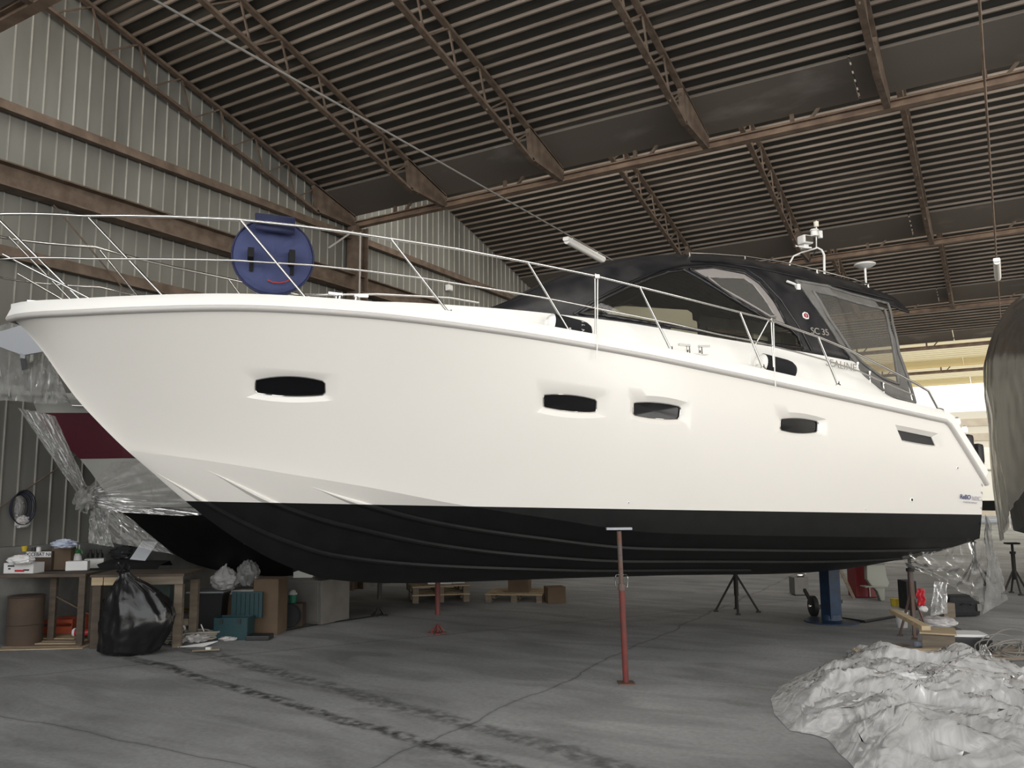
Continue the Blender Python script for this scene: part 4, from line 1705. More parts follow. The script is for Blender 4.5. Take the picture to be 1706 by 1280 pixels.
def simple_hull(parent, Lh, beam_f, chine_f, sheer_f, chine_hf, stem_f, bands, name='hull', mats=('old_white',), s0=0.0, n=50):
    """lofted hull; bands = heights that separate the paint stripes, top to bottom"""
    m_ = MB()
    ss = list(np.linspace(s0, Lh, n))
    for sgn in (1, -1):
        rr = []
        for s in ss:
            ps, hs, pc, hc, hk = beam_f(s), sheer_f(s), chine_f(s), chine_hf(s), stem_f(s)
            hc = max(hc, hk)
            pc = pc if hc > hk else 0.0
            top_ = [L(s, sgn*(pc+(ps-pc)*(f**0.9)), hc+(hs-hc)*f) for f in np.linspace(1, 0, 12)]
            bot_ = [L(s, sgn*pc*f, hk+(hc-hk)*f) for f in np.linspace(1, 0, 6)][1:]
            rr.append(top_+bot_)
        m_.rows(rr)
        if sgn == 1:
            trp = rr[-1]
        else:
            m_.poly(trp+list(reversed(rr[-1][:-1])))
    me = bpy.data.meshes.new(name)
    me.from_pydata(m_.v, [], m_.f)
    bm = bmesh.new()
    bm.from_mesh(me)
    bmesh.ops.remove_doubles(bm, verts=bm.verts, dist=0.001)
    for hb in bands:
        bmesh.ops.bisect_plane(bm, geom=bm.verts[:]+bm.edges[:]+bm.faces[:], plane_co=(0, 0, hb), plane_no=(0, 0, 1), dist=1e-5)
    for f in bm.faces:
        z = f.calc_center_median().z
        f.material_index = sum(1 for hb in bands if z < hb)
        f.smooth = True
    bmesh.ops.recalc_face_normals(bm, faces=bm.faces)
    bm.to_mesh(me)
    bm.free()
    for q in mats:
        me.materials.append(MATS[q])
    me.set_sharp_from_angle(angle=math.radians(25))
    o = bpy.data.objects.new(name, me)
    sc.collection.objects.link(o)
    o.parent = parent
    return o


# --- boat between the yacht and the gable wall (maroon stripe)
d = ray(60, 690)
P0 = CAMP+d*((-10.7)/d[0])
nb = thing('maroon_striped_boat', 'white boat with maroon stripe and black bottom behind the yacht bow', 'boat', (P0[0], P0[1], 0), math.radians(68))
NBX = V(math.cos(math.radians(68)), math.sin(math.radians(68)), 0)
NPO = V(math.sin(math.radians(68)), -math.cos(math.radians(68)), 0)


def nloc(P):
    q = V(*P)-V(P0[0], P0[1], 0)
    return V(q@NBX, -(q@NPO), P[2])


simple_hull(nb, 7.0, interp([-0.05, .3, 1, 2, 3.5, 5, 7], [.03, .32, .68, 1.0, 1.25, 1.3, 1.2]), interp([0.2, 1.2, 2.2, 3.5, 7], [0, .28, .7, 1.0, 1.1]),
            interp([0, 3, 7], [3.14, 3.02, 2.9]), interp([0.2, 1.2, 2.2, 3.5, 7], [2.1, 1.75, 1.5, 1.3, 1.2]),
            interp([-.05, 0.0, .55, 1.03, 1.5, 2.02, 2.7, 3.4, 7], [3.1, 2.92, 2.35, 1.72, 1.3, .93, .74, .66, .64]),
            [2.94, 2.36, 1.72], mats=('old_white', 'maroon', 'old_white', 'antifoul'), s0=-0.05)
m_ = MB()
nbb = interp([-0.05, .3, 1, 2, 3.5, 5, 7], [.03, .32, .68, 1.0, 1.25, 1.3, 1.2])
nbs = interp([0, 3, 7], [3.14, 3.02, 2.9])
rr = []
for s in np.linspace(-0.05, 7, 40):
    rr.append([L(s, nbb(s), nbs(s)-0.02), L(s, nbb(s)-0.03, nbs(s)+0.06), L(s, max(0, nbb(s)-0.2), nbs(s)+0.04), L(s, 0, nbs(s)+0.08), L(s, -max(0, nbb(s)-0.2), nbs(s)+0.04), L(s, -nbb(s)+0.03, nbs(s)+0.06), L(s, -nbb(s), nbs(s)-0.02)])
m_.rows(rr).build('deck', 'old_white', nb, smooth=40)
MB().tube([L(s, nbb(s)+0.02, nbs(s)-0.10) for s in np.linspace(0.35, 6.9, 30)], 0.014, 6).build('rub_strip', 'steel', nb, smooth=60)
MB().box((0.4, 0, 3.17), (1.6, 0.42, 0.06)).box((-0.30, 0.15, 3.2), (0.3, 0.03, 0.12)).box((-0.30, -0.15, 3.2), (0.3, 0.03, 0.12)).build('bow_platform', 'old_white', nb, bevel=0.015)
pl_ = [nloc(at_depth(x, y, 9.62)) for x, y in ((-25, 556), (5, 551), (38, 541), (72, 586), (38, 592), (10, 582), (-20, 570))]
o = MB().poly(pl_, (0.02, 0.03, 0)).build('anchor_plate', 'galvanised', nb)
MB().bar(pl_[4]+V(0, 0, 0), (-0.1, 0, 3.2), 0.05, 0.08).build('anchor_shank', 'galvanised', nb)
# transducer
MB().lathe([(0.07, 0), (0.06, 0.03), (0, 0.04)], c=(2.6, -0.55, 1.25), n=12, axis='y').build('skin_fitting', 'steel', nb, smooth=50)
# cradle prop
MB().bar((3.4, 0, 0), (3.4, 0, 0.5), 0.4, 0.25).build('keel_block', 'beam_dark', nb)


def AD(lst, dist):
    return [at_depth(x, y, dist if not isinstance(dist, (list, tuple)) else dist[i]) for i, (x, y) in enumerate(lst)]


tocam = unit(CAMP-at_depth(100, 700, 10)*V(1, 1, 0)-V(0, 0, 1))
KN = (142, 826)
for (A_, B_, da, db, nu, nv, amp, fl_, nm, lab, mt_, sd) in (
    ([(-60, 560), (-10, 545), (30, 536), (60, 560), (96, 622), (112, 660)], [(-40, 670), (-5, 668), (25, 668), (60, 672), (95, 674), (118, 672)], 9.85, 9.95, 70, 34, 0.03, (12, 1.4),
     'bow_wrap_sheet', 'clear polythene bunched over the bow of the maroon striped boat', 'polythene_wrap', 1.0),
    ([(30, 680), (50, 684), (70, 688), (92, 694)], [(128, 822), (136, 828), (144, 830), (150, 822)], 9.9, 9.9, 50, 70, 0.03, (7, 0.8),
     'hanging_wrap_sheet', 'twisted band of clear polythene hanging down the maroon boat stem to a knot', 'polythene_wrap', 2.0),
    ([(186, 772), (232, 768), (262, 790), (300, 828), (338, 858), (300, 860), (205, 854)], [(140, 820), (142, 822), (144, 824), (145, 828), (146, 832), (146, 836), (144, 840)], 9.75, 9.85, 70, 50, 0.02, (16, 0.8),
     'stretched_wrap_sheet', 'clear polythene stretched in a fan over the lower hull of the maroon boat', 'polythene_thin', 3.0),
    ([(150, 852), (160, 846), (170, 850)], [(147, 905), (168, 908), (190, 912)], 9.8, 9.8, 30, 30, 0.05, (4, 2),
     'wrap_tail', 'crumpled tail of clear polythene hanging above the workbench', 'polythene_wrap', 4.0),
    ([(150, 840), (180, 845), (215, 862)], [(190, 905), (230, 912), (290, 925)], 9.9, 9.9, 30, 40, 0.03, (4, 1),
     'loose_wrap_sheet', 'dusty loose polythene trailing under the maroon boat toward the bench', 'polythene_thin', 5.0)):
    o = drape(AD(A_, da), AD(B_, db), nu, nv, amp, fl_, sd, toward=tocam).build(nm, mt_, smooth=75, fix=False)
    tag(o, lab, 'plastic sheet')
c_ = at_depth(142, 832, 9.8)
m_ = MB()
m_.grid(lambda u, v: V(*c_)+V(math.cos(2*PI*u)*math.sin(PI*v), math.sin(2*PI*u)*math.sin(PI*v), math.cos(PI*v)*1.25)*(0.10+0.05*fbm((math.cos(2*PI*u)*3, math.sin(2*PI*u)*3, v*5), 1)), 33, 20)
tag(m_.build('wrap_knot', 'polythene_wrap', smooth=75, merge=0.0005), 'knotted ball of clear polythene tied at the maroon boat stem', 'plastic sheet')

# --- shrink-wrapped boat at the right edge of the picture
fl = V(-math.sin(YAW), math.cos(YAW), 0)
rl = V(math.cos(YAW), math.sin(YAW), 0)
RB0 = fl*14.3+rl*8.32+V(1.74, -3.0, 0)
hd = PI/2-0.01
rb = thing('wrapped_boat', 'dark grey boat in clear shrink wrap at the right edge', 'boat', (RB0[0], RB0[1], 0), hd)
rbm = interp([0, .3, 1, 2, 3.1, 5, 8.5], [.05, .75, 1.3, 1.68, 1.80, 1.80, 1.7])
simple_hull(rb, 8.5, rbm, interp([0, .5, 1, 2, 3.1, 5, 8.5], [0, .35, .85, 1.4, 1.62, 1.66, 1.6]),
            interp([0, 3, 8.5], [3.5, 3.28, 3.15]), interp([0, 1, 3, 8.5], [2.3, 1.7, 1.15, 1.1]), interp([0, .4, 1, 2, 3, 8.5], [3.3, 2.3, 1.5, .9, .68, .68]),
            [2.95, 1.15], mats=('grey_hull', 'grey_hull', 'antifoul'))
MB().tube([L(s, -(rbm(s)+0.01)*-1, interp([0, 3, 8.5], [3.5, 3.28, 3.15])(s)-0.12) for s in np.linspace(0.05, 8.4, 40)], 0.03, 6).build('rub_strip', 'old_white', rb, smooth=60)
rr = []
for s in np.linspace(0.3, 8.4, 40):
    rr.append([L(s, rbm(s)-0.05, 3.3), L(s, 0, 3.4), L(s, -rbm(s)+0.05, 3.3)])
MB().rows(rr).build('deck', 'old_white', rb)
MB().box((4.8, 0, 3.65), (2.6, 1.5, 0.7)).build('cabin', 'paper_gloss', rb, bevel=0.25)
c_ = V(3.6, 1.55, 3.95)
MB().lathe([(0.02, -0.2), (0.16, -0.15), (0.2, 0.1), (0.14, 0.25), (0, 0.28)], c=tuple(c_), n=16).build('blue_fender', 'buoy_blue', rb, smooth=60)
# the wrap: tent from the gunwale over the cabin and a skirt down the topsides
m_ = MB()
wp = [(1.84, 0.9), (1.87, 1.6), (1.90, 2.3), (1.88, 2.9), (1.90, 3.35), (1.86, 3.9), (1.72, 4.35), (1.48, 4.72), (1.1, 4.98), (0.6, 5.12), (0, 5.16)]
prof = wp+[(-a, b_) for a, b_ in reversed(wp[:-1])]
prof = resample([(a, b_, 0) for a, b_ in prof], 90)


def wrap_fn(u, v):
    s = -0.06+8.6*u
    i = int(round(v*89))
    a, b_ = prof[i][0], prof[i][1]
    hs = 3.5-0.0733*max(0.0, min(s, 3.0))
    k = max(0.03, min(1.0, s/2.2))**0.6
    wr = ridge((s*3.2, b_*0.35, 1.7), 1.0, 4)-0.9
    half = rbm(max(s, 0.0))+0.05
    p_ = a/1.86*half
    hh = hs+(b_-3.2)*k if b_ > 3.2 else hs-(3.2-b_)*min(1.0, 0.4+0.25*max(s, 0))
    return V(s, p_+math.copysign(0.035*wr*min(1, half), a if abs(a) > 0.1 else 1), hh+0.02*wr)


m_.grid(wrap_fn, 140, 90)
m_.build('shrink_wrap', 'shrink_film', rb, smooth=75, fix=False)


# --- pale boat far off at the bright end of the hall
q = floor_at(1600, 872)
fb = thing('distant_boat', 'white boat far away in the bright end of the hall', 'boat', (q[0]-3.0, q[1], 0), 0.15)
simple_hull(fb, 8.0, interp([0, 1, 3, 8], [.05, .8, 1.3, 1.3]), interp([0, 1, 3, 8], [0, .5, 1.1, 1.15]), interp([0, 8], [2.9, 2.5]), interp([0, 1, 3, 8], [2.0, 1.5, 1.2, 1.1]),
            interp([0, .5, 1.5, 3, 8], [2.8, 1.8, 1.0, .7, .6]), [1.2], mats=('paper_gloss', 'antifoul'))
MB().rows([[L(s, 1.2*min(1, s/2), 2.8), L(s, 0, 2.95), L(s, -1.2*min(1, s/2), 2.8)] for s in np.linspace(0.3, 8, 12)]).build('deck', 'paper_gloss', fb)
MB().box((4.5, 0, 3.4), (3.4, 1.9, 1.2)).build('cabin', 'paper_gloss', fb, bevel=0.3)
for x in (2.0, 6.5):
    MB().box((x, 0, 0.35), (0.3, 0.6, 0.7)).build('keel_block', 'beam_dark', fb)


# --- jack stands
mat('jack_red', (0.16, 0.028, 0.024), 0.6, col2=(0.10, 0.03, 0.025), scale=9)
mat('jack_grey', (0.10, 0.09, 0.085), 0.6, 0.3, col2=(0.14, 0.07, 0.05), scale=9)
mat('jack_blue', (0.008, 0.035, 0.085), 0.5, col2=(0.012, 0.02, 0.04), scale=8)
mat('jack_dark', (0.02, 0.018, 0.017), 0.7)


def tripod(name, lab, base, height, legm, colm, spread=0.32, split=0.45, group='boat jack stands'):
    t = thing(name, lab, 'jack stand', (base[0], base[1], 0), random.uniform(0, 1), group)
    MB().tube([(0, 0, 0.25), (0, 0, height*0.8)], 0.035, 10).build('post', legm, t, smooth=50)
    MB().tube([(0, 0, height*0.75), (0, 0, height-0.03)], 0.022, 10).lathe([(0.05, 0), (0.05, 0.04)], c=(0, 0, height*0.78), n=12).build('screw', colm, t, smooth=50)
    MB().box((0, 0, height-0.015), (0.22, 0.16, 0.03)).build('pad', colm, t, bevel=0.005)
    for k in range(4):
        a = 2*PI*k/4
        q = MB().tube([(0.02*math.cos(a), 0.02*math.sin(a), height*split), (spread*math.cos(a), spread*math.sin(a), 0.02)], 0.018, 6)
        q.box((spread*math.cos(a), spread*math.sin(a), 0.01), (0.07, 0.07, 0.018))
        q.build('leg', legm, t)
    return t


def yb(s, p, h=0.0):
    return BO+AX*s+PO*p+V(0, 0, h)


# red prop in front of the chine
B_ = floor_at(1043, 1139)
T_ = at_depth(1031, 881, 8.35)
t = thing('red_prop', 'tall red adjustable prop standing in front of the yacht, nearest the camera', 'prop', (B_[0], B_[1], 0))
tp = V(*T_)-V(B_[0], B_[1], 0)
dirp = unit(tp)


def along(h):
    return tp*(h/tp[2])


MB().tube([along(0.01), along(tp[2]*0.62)], 0.030, 12).build('outer_tube', 'jack_red', t, smooth=50)
MB().tube([along(tp[2]*0.60), along(tp[2]*0.985)], 0.024, 12).build('inner_tube', 'jack_grey', t, smooth=50)
for f in (0.93, 0.83, 0.74):
    c_ = along(tp[2]*f)+unit(V(B_[0], B_[1], 0))*-0.024
    MB().lathe([(0.006, 0), (0, 0.001)], c=tuple(c_), n=8, axis='y').build('pin_hole', 'rubber_black', t)
c_ = along(tp[2]*0.66)
rx = rl
MB().tube([c_+V(0, 0, 0.06), c_+rx*0.055+V(0, 0, 0.06), c_+rx*0.065+V(0, 0, 0.03), c_+rx*0.06-V(0, 0, 0.06), c_+rx*0.02-V(0, 0, 0.07)], 0.005, 6).tube(
    [c_+V(0, 0, 0.06), c_-rx*0.05+V(0, 0, 0.06), c_-rx*0.06+V(0, 0, 0.03), c_-rx*0.055-V(0, 0, 0.06), c_-rx*0.02-V(0, 0, 0.07)], 0.005, 6).build('pin_handle', 'steel', t, smooth=60)
MB().lathe([(0.036, -0.03), (0.036, 0.03)], c=tuple(along(tp[2]*0.62)), n=12).build('collar_nut', 'jack_grey', t)
rz = math.atan2(rl[1], rl[0])
q = MB().box((0, 0, 0.006), (0.16, 0.16, 0.012), rz=rz)
q.build('base_plate', 'jack_grey', t)
MB().box(tuple(along(tp[2])+V(0, 0, 0.0)), (0.25, 0.10, 0.022), rz=rz).build('head_plate', 'galvanised', t)

tripod('jack_stand', 'dark four legged jack stand behind the keel, middle of the boat', floor_at(1228, 1020), 1.22, 'jack_dark', 'jack_dark')
tripod('jack_stand', 'thin dark stand under the forward keel, left of the pallets', floor_at(632, 1026), 0.98, 'jack_dark', 'jack_dark', spread=0.10, split=0.12)
tripod('jack_stand', 'thin rusty stand in front of the stacked pallets', floor_at(729, 1056), 1.1, 'jack_red', 'jack_dark', spread=0.08, split=0.1)
tripod('jack_stand', 'rusty jack stand with a red rag under the port quarter', floor_at(1524, 1062), 1.05, 'jack_grey', 'jack_dark', split=0.5, spread=0.17)
Pq = floor_at(1627, 973)
tripod('jack_stand', 'dark jack stand under the shrink wrapped boat, left one', Pq, 1.0, 'jack_dark', 'jack_dark')
Pq = floor_at(1693, 990)
tripod('jack_stand', 'dark jack stand under the shrink wrapped boat, right one', Pq, 0.9, 'jack_dark', 'jack_dark', spread=0.2)
# blue keel stand
q0 = floor_at(1386, 1036)
t = thing('keel_stand', 'blue steel keel stand under the yacht stern', 'keel stand', (q0[0], q0[1], 0), BA)
MB().box((0, 0, 0.38), (0.20, 0.20, 0.72)).build('column', 'jack_blue', t, bevel=0.01)
MB().box((0, 0, 0.76), (0.45, 0.25, 0.05)).build('head', 'jack_blue', t)
MB().lathe([(0.38, 0.0), (0.38, 0.015), (0.14, 0.03), (0.12, 0.1)], n=24).build('foot', 'jack_blue', t)
# sheeting hanging at the stern
m1 = drape(AD([(1500, 922), (1560, 916), (1610, 906), (1641, 900)], [10.6, 10.5, 10.4, 10.35]), AD([(1512, 945), (1560, 965), (1600, 985), (1638, 1008)], [10.7, 10.6, 10.5, 10.4]), 60, 36, 0.05, (5, 2), 8.0, toward=tocam, sag=0.02)
tag(m1.build('stern_wrap_sheet', 'polythene_thin', smooth=75, fix=False), 'clear polythene slung under the yacht quarter by the jack stand', 'plastic sheet')
m1 = drape(AD([(1640, 858), (1642, 940), (1636, 1024)], [10.1, 10.25, 10.3]), AD([(1645, 862), (1662, 940), (1678, 1000)], [10.12, 10.25, 10.3]), 50, 24, 0.04, (2, 3), 9.0, toward=tocam)
tag(m1.build('stern_wrap_tail', 'polythene_wrap', smooth=75, fix=False), 'long tail of clear polythene hanging from the yacht transom corner', 'plastic sheet')

# ------------------------------------------------------------------ things carried by the yacht
def w2y(P):
    return P


def yw(s, p, h):
    return BO+AX*s+PO*p+V(0, 0, h)


# horseshoe / round buoy cover hung on the guard rail
bp_ = loc(at_depth(455, 429, 7.62))
bw_ = at_depth(455, 429, 7.62)
tocam_b = unit((CAMP-V(*bw_))*V(1, 1, 0))
t = thing('round_buoy_cover', 'round blue fabric cover hanging from the yacht guard rail', 'life buoy', tuple(bw_), math.atan2(tocam_b[1], tocam_b[0])+PI/2+0.05)
RBV = 0.370
prof = [(0, -0.06), (RBV*0.5, -0.062), (RBV*0.85, -0.052), (RBV*0.96, -0.035), (RBV, -0.01), (RBV, 0.02), (RBV*0.95, 0.045), (RBV*0.8, 0.055), (0, 0.06)]


def buoy_pt(u, v):
    i = v*(len(prof)-1)
    k = min(int(i), len(prof)-2)
    f = i-k
    r = prof[k][0]*(1-f)+prof[k+1][0]*f
    y = prof[k][1]*(1-f)+prof[k+1][1]*f
    a = 2*PI*u
    wr = ridge((math.cos(a)*r*5, math.sin(a)*r*5, 2.0), 1.0, 3)-0.9
    rad = ridge((a*2.2, r*2, 5.0), 1.0, 3)-0.9
    return V(r*math.cos(a), y+(0.010*wr+0.012*rad*(r/RBV))*(-1 if y < 0 else 1), r*math.sin(a)*1.0)


MB().grid(buoy_pt, 97, 40).build('cover', 'buoy_blue', t, smooth=80, merge=0.0005)
MB().tube([(RBV*1.0*math.cos(a), -0.03, RBV*1.0*math.sin(a)) for a in np.linspace(0, 2*PI, 60)[:-1]], 0.009, 6, closed=True).build('piping', 'navy', t, smooth=60)
fl_ = MB()
fl_.rows([[(x, -0.15, z) for x, z in ((-0.18, 0.36), (0.185, 0.35))], [(x, -0.178, z) for x, z in ((-0.175, 0.28), (0.18, 0.275))], [(x, -0.17, z) for x, z in ((-0.17, 0.245), (0.18, 0.235))], [(x, -0.18, z) for x, z in ((-0.17, 0.235), (0.18, 0.225))], [(x, -0.16, z) for x, z in ((-0.165, 0.20), (0.175, 0.185))]])
fl_.build('rail_flap', 'navy', t, solid=0.012, smooth=50)
MB().tube([(-0.175, -0.10, 0.345), (0.18, -0.10, 0.335)], 0.04, 10).box((0, -0.05, 0.345), (0.34, 0.12, 0.03)).build('rail_sleeve', 'navy', t, smooth=50)
for x, z, l_ in ((-0.205, -0.02, 0.09), (0.16, -0.03, 0.13)):
    MB().box((x, -0.13, z), (0.055, 0.14, l_)).box((x+0.01, -0.072, z-0.09), (0.035, 0.012, 0.12)).build('strap', 'fender_cover', t, bevel=0.006)
MB().tube([(-0.045, -0.085, -0.245), (0.0, -0.09, -0.262), (0.06, -0.09, -0.265), (0.12, -0.088, -0.245), (0.165, -0.085, -0.21)], 0.006, 6).build('red_cord', 'cord_red', t, smooth=60)

# fenders lying on the side deck
def fender(px, py, s_len, lab, r_=0.115):
    q = hit(px, py, lambda s, h: sheer_p(s)-0.22, 3, 10)
    P = yw(q[0], q[1], q[2])
    t_ = thing('fender', lab, 'fender', tuple(P), BA, 'covered fenders on the side deck')
    tilt = -math.atan2(0.165, 1.0)
    R = np.array(Matrix.Rotation(-tilt, 3, 'Y'))
    Lf = s_len/2
    cov = [(0.105*r_/0.115, -Lf*0.78), (r_, -Lf*0.76), (r_, Lf*0.45), (r_*0.93, Lf*0.7), (r_*0.75, Lf*0.88), (r_*0.45, Lf*0.97), (0, Lf)]
    MB().lathe(cov, n=28, axis='x', R=R).build('fender_cover', 'fender_cover', t_, smooth=50)
    MB().lathe([(0, -Lf*1.1), (0.03, -Lf*1.09), (0.035, -Lf*1.0), (r_*0.7, -Lf*0.93), (r_*0.95, -Lf*0.80), (r_*0.97, -Lf*0.7)], n=24, axis='x', R=R).build('fender_end', 'deck_white', t_, smooth=50)
    return t_, R, Lf


tf, R, Lf = fender(947, 548, 0.50, 'black covered fender with white end on the side deck by the boarding gate')
# letters running round the cover
for i, chh in enumerate('ALNE'):
    a = math.radians(52-i*26)
    r_ = 0.117
    org = R@V(Lf*0.36, -r_*math.cos(a), r_*math.sin(a))
    M_ = frame_matrix(org, R@V(0, -math.sin(a), -math.cos(a)), R@V(1, 0, 0))
    text_mesh(chh, 0.05, 'letter_white', tf, 'fender_letter', extrude=0.0005, M=M_)
fender(1292, 613, 0.50, 'black covered fender farther aft on the yacht side deck', 0.12)

# ------------------------------------------------------------------ clutter helpers
mat('wood_pale', (0.42, 0.33, 0.21), 0.7, col2=(0.31, 0.235, 0.145), scale=3, stretch=(1, 6, 6))
mat('wood_dark', (0.055, 0.042, 0.032), 0.8, col2=(0.095, 0.072, 0.052), scale=3, stretch=(1, 5, 5))
mat('wood_grey', (0.13, 0.105, 0.08), 0.8, col2=(0.19, 0.155, 0.115), scale=3, stretch=(1, 6, 6))
mat('plywood', (0.20, 0.15, 0.11), 0.8, col2=(0.13, 0.095, 0.07), scale=2)
mat('carton', (0.115, 0.078, 0.048), 0.85, col2=(0.085, 0.058, 0.036), scale=3)
mat('carton_dark', (0.07, 0.047, 0.033), 0.85, col2=(0.05, 0.035, 0.026), scale=3)
mat('paper_white', (0.62, 0.62, 0.62), 0.7)
mat('foam_white', (0.55, 0.55, 0.52), 0.8, bump=0.2)
mat('paper_blue', (0.40, 0.44, 0.55), 0.6, bump=0.3, bscale=12)
mat('crate_orange', (0.42, 0.085, 0.03), 0.5, col2=(0.30, 0.05, 0.025), scale=5)
mat('red_plastic', (0.40, 0.02, 0.03), 0.45)
mat('green_pump', (0.03, 0.16, 0.05), 0.4)
mat('yellow_label', (0.5, 0.38, 0.03), 0.6)
mat('blue_label', (0.03, 0.10, 0.32), 0.5)
mat('bin_green', (0.055, 0.085, 0.078), 0.55)
mat('bin_black', (0.012, 0.013, 0.014), 0.5)
mat('teal_plastic', (0.002, 0.030, 0.038), 0.5, bump=0.1, bscale=30)
mat('cabinet_grey', (0.16, 0.155, 0.145), 0.5, 0.2, col2=(0.12, 0.115, 0.105), scale=3)
mat('hose_grey', (0.24, 0.23, 0.20), 0.6)
mat('cloth_dark', (0.012, 0.013, 0.015), 0.85, bump=0.5, bscale=14)
mat('red_cabinet', (0.16, 0.008, 0.012), 0.45)
mat('outdrive_grey', (0.28, 0.285, 0.25), 0.5)
mat('yellow_mat', (0.30, 0.22, 0.07), 0.8)
mat('green_bucket', (0.01, 0.12, 0.07), 0.5)
CZ = math.atan2(rl[1], rl[0])                     # facing the camera


def sc_at(P):
    return ((V(*P)-CAMP)@fl)/FPX


def boxi(name, label, cat, px, py, wpx, hpx, dep, m_, z=0.0, rz=0.0, group=None, bevel=0.006):
    """box whose front foot stands at photo pixel (px, py) on level z"""
    P = floor_at(px, py, z)
    k = sc_at(P)
    o = MB().box((0, dep/2, hpx*k/2), (wpx*k, dep, hpx*k)).build(name, m_, loc=tuple(P), rz=CZ+rz, bevel=bevel)
    return tag(o, label, cat, group)


def ith(name, label, cat, px, py, z=0.0, rz=0.0, group=None):
    P = floor_at(px, py, z)
    return thing(name, label, cat, tuple(P), CZ+rz, group), sc_at(P)


def blob(m_, c, r, squash=(1, 1, 1), amp=0.2, seed=0.0, nu=48, nv=30, knot=0.0, fr=2.0):
    """crumpled bag: lumpy ellipsoid, flat at the foot, drawn to a knot on top"""
    def fn(u, v):
        th = PI*v
        a = 2*PI*u
        q = V(math.cos(a)*math.sin(th), math.sin(a)*math.sin(th), math.cos(th))
        k = 1+amp*(ridge((q[0]*fr+seed, q[1]*fr, q[2]*fr+seed), 1.0, 4)-0.9)
        p = q*k*V(*squash)*r
        if p[2] > 0 and knot > 0:
            t_ = p[2]/(r*squash[2])
            s_ = max(0.10, 1-knot*t_**2)
            p = p*V(s_, s_, 1+0.15*t_)
        p = p+V(0, 0, r*squash[2]*0.92)
        if p[2] < 0.003:
            p[2] = 0.003
        return p+V(*c)
    m_.grid(fn, nu, nv)
    return m_


TZ = 0.90
# --- workbench
P = floor_at(70, 962, 0)
B0_ = floor_at(75, 957, TZ)
wbk = thing('workbench', 'long dark wooden workbench along the gable wall, piled with boxes', 'workbench', (B0_[0], B0_[1], 0), CZ+0.02)
MB().box((-0.04, 0.21, TZ-0.02), (1.10, 0.42, 0.04)).build('bench_top', 'wood_dark', wbk, bevel=0.004)
for x, y in ((-0.06, 0.36), (0.46, 0.05), (0.46, 0.36)):
    if True:
        MB().box((x, y, (TZ-0.04)/2), (0.08, 0.06, TZ-0.04)).build('leg', 'wood_dark', wbk)
MB().bar((-0.1, 0.37, 0.62), (0.42, 0.37, 0.35), 0.04, 0.02).build('brace', 'wood_dark', wbk)
# pallet-topped table to the right of it
B1_ = floor_at(230, 957, TZ)
pt_ = thing('pallet_table', 'table made of pale pallet boards beside the dark workbench', 'table', (B1_[0], B1_[1], 0), CZ+0.05)
MB().box((0.0, 0.35, TZ-0.015), (1.15, 0.75, 0.03)).build('board_top', 'wood_dark', pt_)
for i, (x0, x1, m_) in enumerate(((-0.56, -0.42, 'wood_pale'), (-0.41, 0.02, 'wood_pale'), (0.03, 0.56, 'wood_grey'))):
    MB().box(((x0+x1)/2, 0.0, TZ-0.08), (x1-x0, 0.03, 0.10)).build('edge_board', m_, pt_, bevel=0.004)
for x in (-0.5, 0.5):
    for y in (0.05, 0.65):
        MB().box((x, y, (TZ-0.13)/2), (0.10, 0.08, TZ-0.13)).build('leg', 'wood_grey' if x > 0 else 'wood_dark', pt_)
MB().box((0.4, 0.2, 0.28), (0.35, 0.03, 0.08)).build('shelf_board', 'wood_grey', pt_)

# --- on the bench
boxi('printed_carton', 'white and red carton with printed sides at the left end of the workbench', 'box', 30, 956, 52, 17, 0.22, 'paper_white', TZ, -0.1)
t, k = ith('torn_wrapper', 'torn white wrapping heaped on the white and red carton', 'wrapper', 28, 940, TZ+17*sc_at(floor_at(30, 956, TZ)))
blob(MB(), (0, 0.08, -0.01), 0.13, (1.2, 0.6, 0.45), 0.25, 3.0).build('paper', 'paper_white', t, smooth=60)
P = floor_at(30, 956, TZ)
k = sc_at(P)
lb = MB().box((0.01, -0.004, 0.035), (0.13, 0.004, 0.025)).build('red_print', 'red_plastic', loc=tuple(P), rz=CZ-0.1)
lb2 = bpy.data.objects['printed_carton']
lb.parent = lb2
lb.matrix_local = Matrix.Translation((0.01, 0.0, 0.0))
for dx, dz, lx in ((-0.10, 0.095, 0.09), (0.11, 0.045, 0.08), (-0.12, 0.06, 0.03)):
    MB().box((dx, -0.003, dz), (lx, 0.004, 0.018)).build('print_line', 'rubber_black', lb2)
lc = boxi('long_carton', 'long brown carton with a printed white strip behind the white box', 'box', 52, 951, 66, 31, 0.2, 'carton_dark', TZ, -0.05)
kk = sc_at(floor_at(52, 951, TZ))
MB().box((0, -0.004, 26*kk), (64*kk, 0.004, 9*kk)).build('printed_strip', 'paper_white', lc)
text_mesh('NH LOCCEBAT NH', 9*kk*0.85, 'rubber_black', lc, 'strip_print', M=frame_matrix(V(-31*kk, -0.008, 23.5*kk), V(1, 0, 0), V(0, 0, 1)), extrude=0.0005, bold=0.001)
boxi('brown_carton', 'plain brown cardboard carton behind the green topped sprayer', 'box', 100, 950, 31, 36, 0.22, 'carton', TZ, 0.1)
t, k = ith('plastic_bag_heap', 'crumpled pale blue plastic bag lying on top of the brown carton', 'bag', 98, 915, TZ+36*kk, 0)
blob(MB(), (0, 0.12, 0), 0.12, (1.25, 0.8, 0.5), 0.3, 5.0).build('bag', 'paper_blue', t, smooth=60)
t, k = ith('orange_cup', 'small orange cup on the long printed carton', 'cup', 33, 920, TZ+31*kk)
MB().lathe([(0.03, 0), (0.045, 0.07), (0.04, 0.07), (0.028, 0.005)], c=(0, 0.1, 0), n=16).build('cup', 'yellow_label', t, smooth=50)
t, k = ith('small_jar', 'small white jar on the long printed carton beside the orange cup', 'jar', 57, 920, TZ+31*kk)
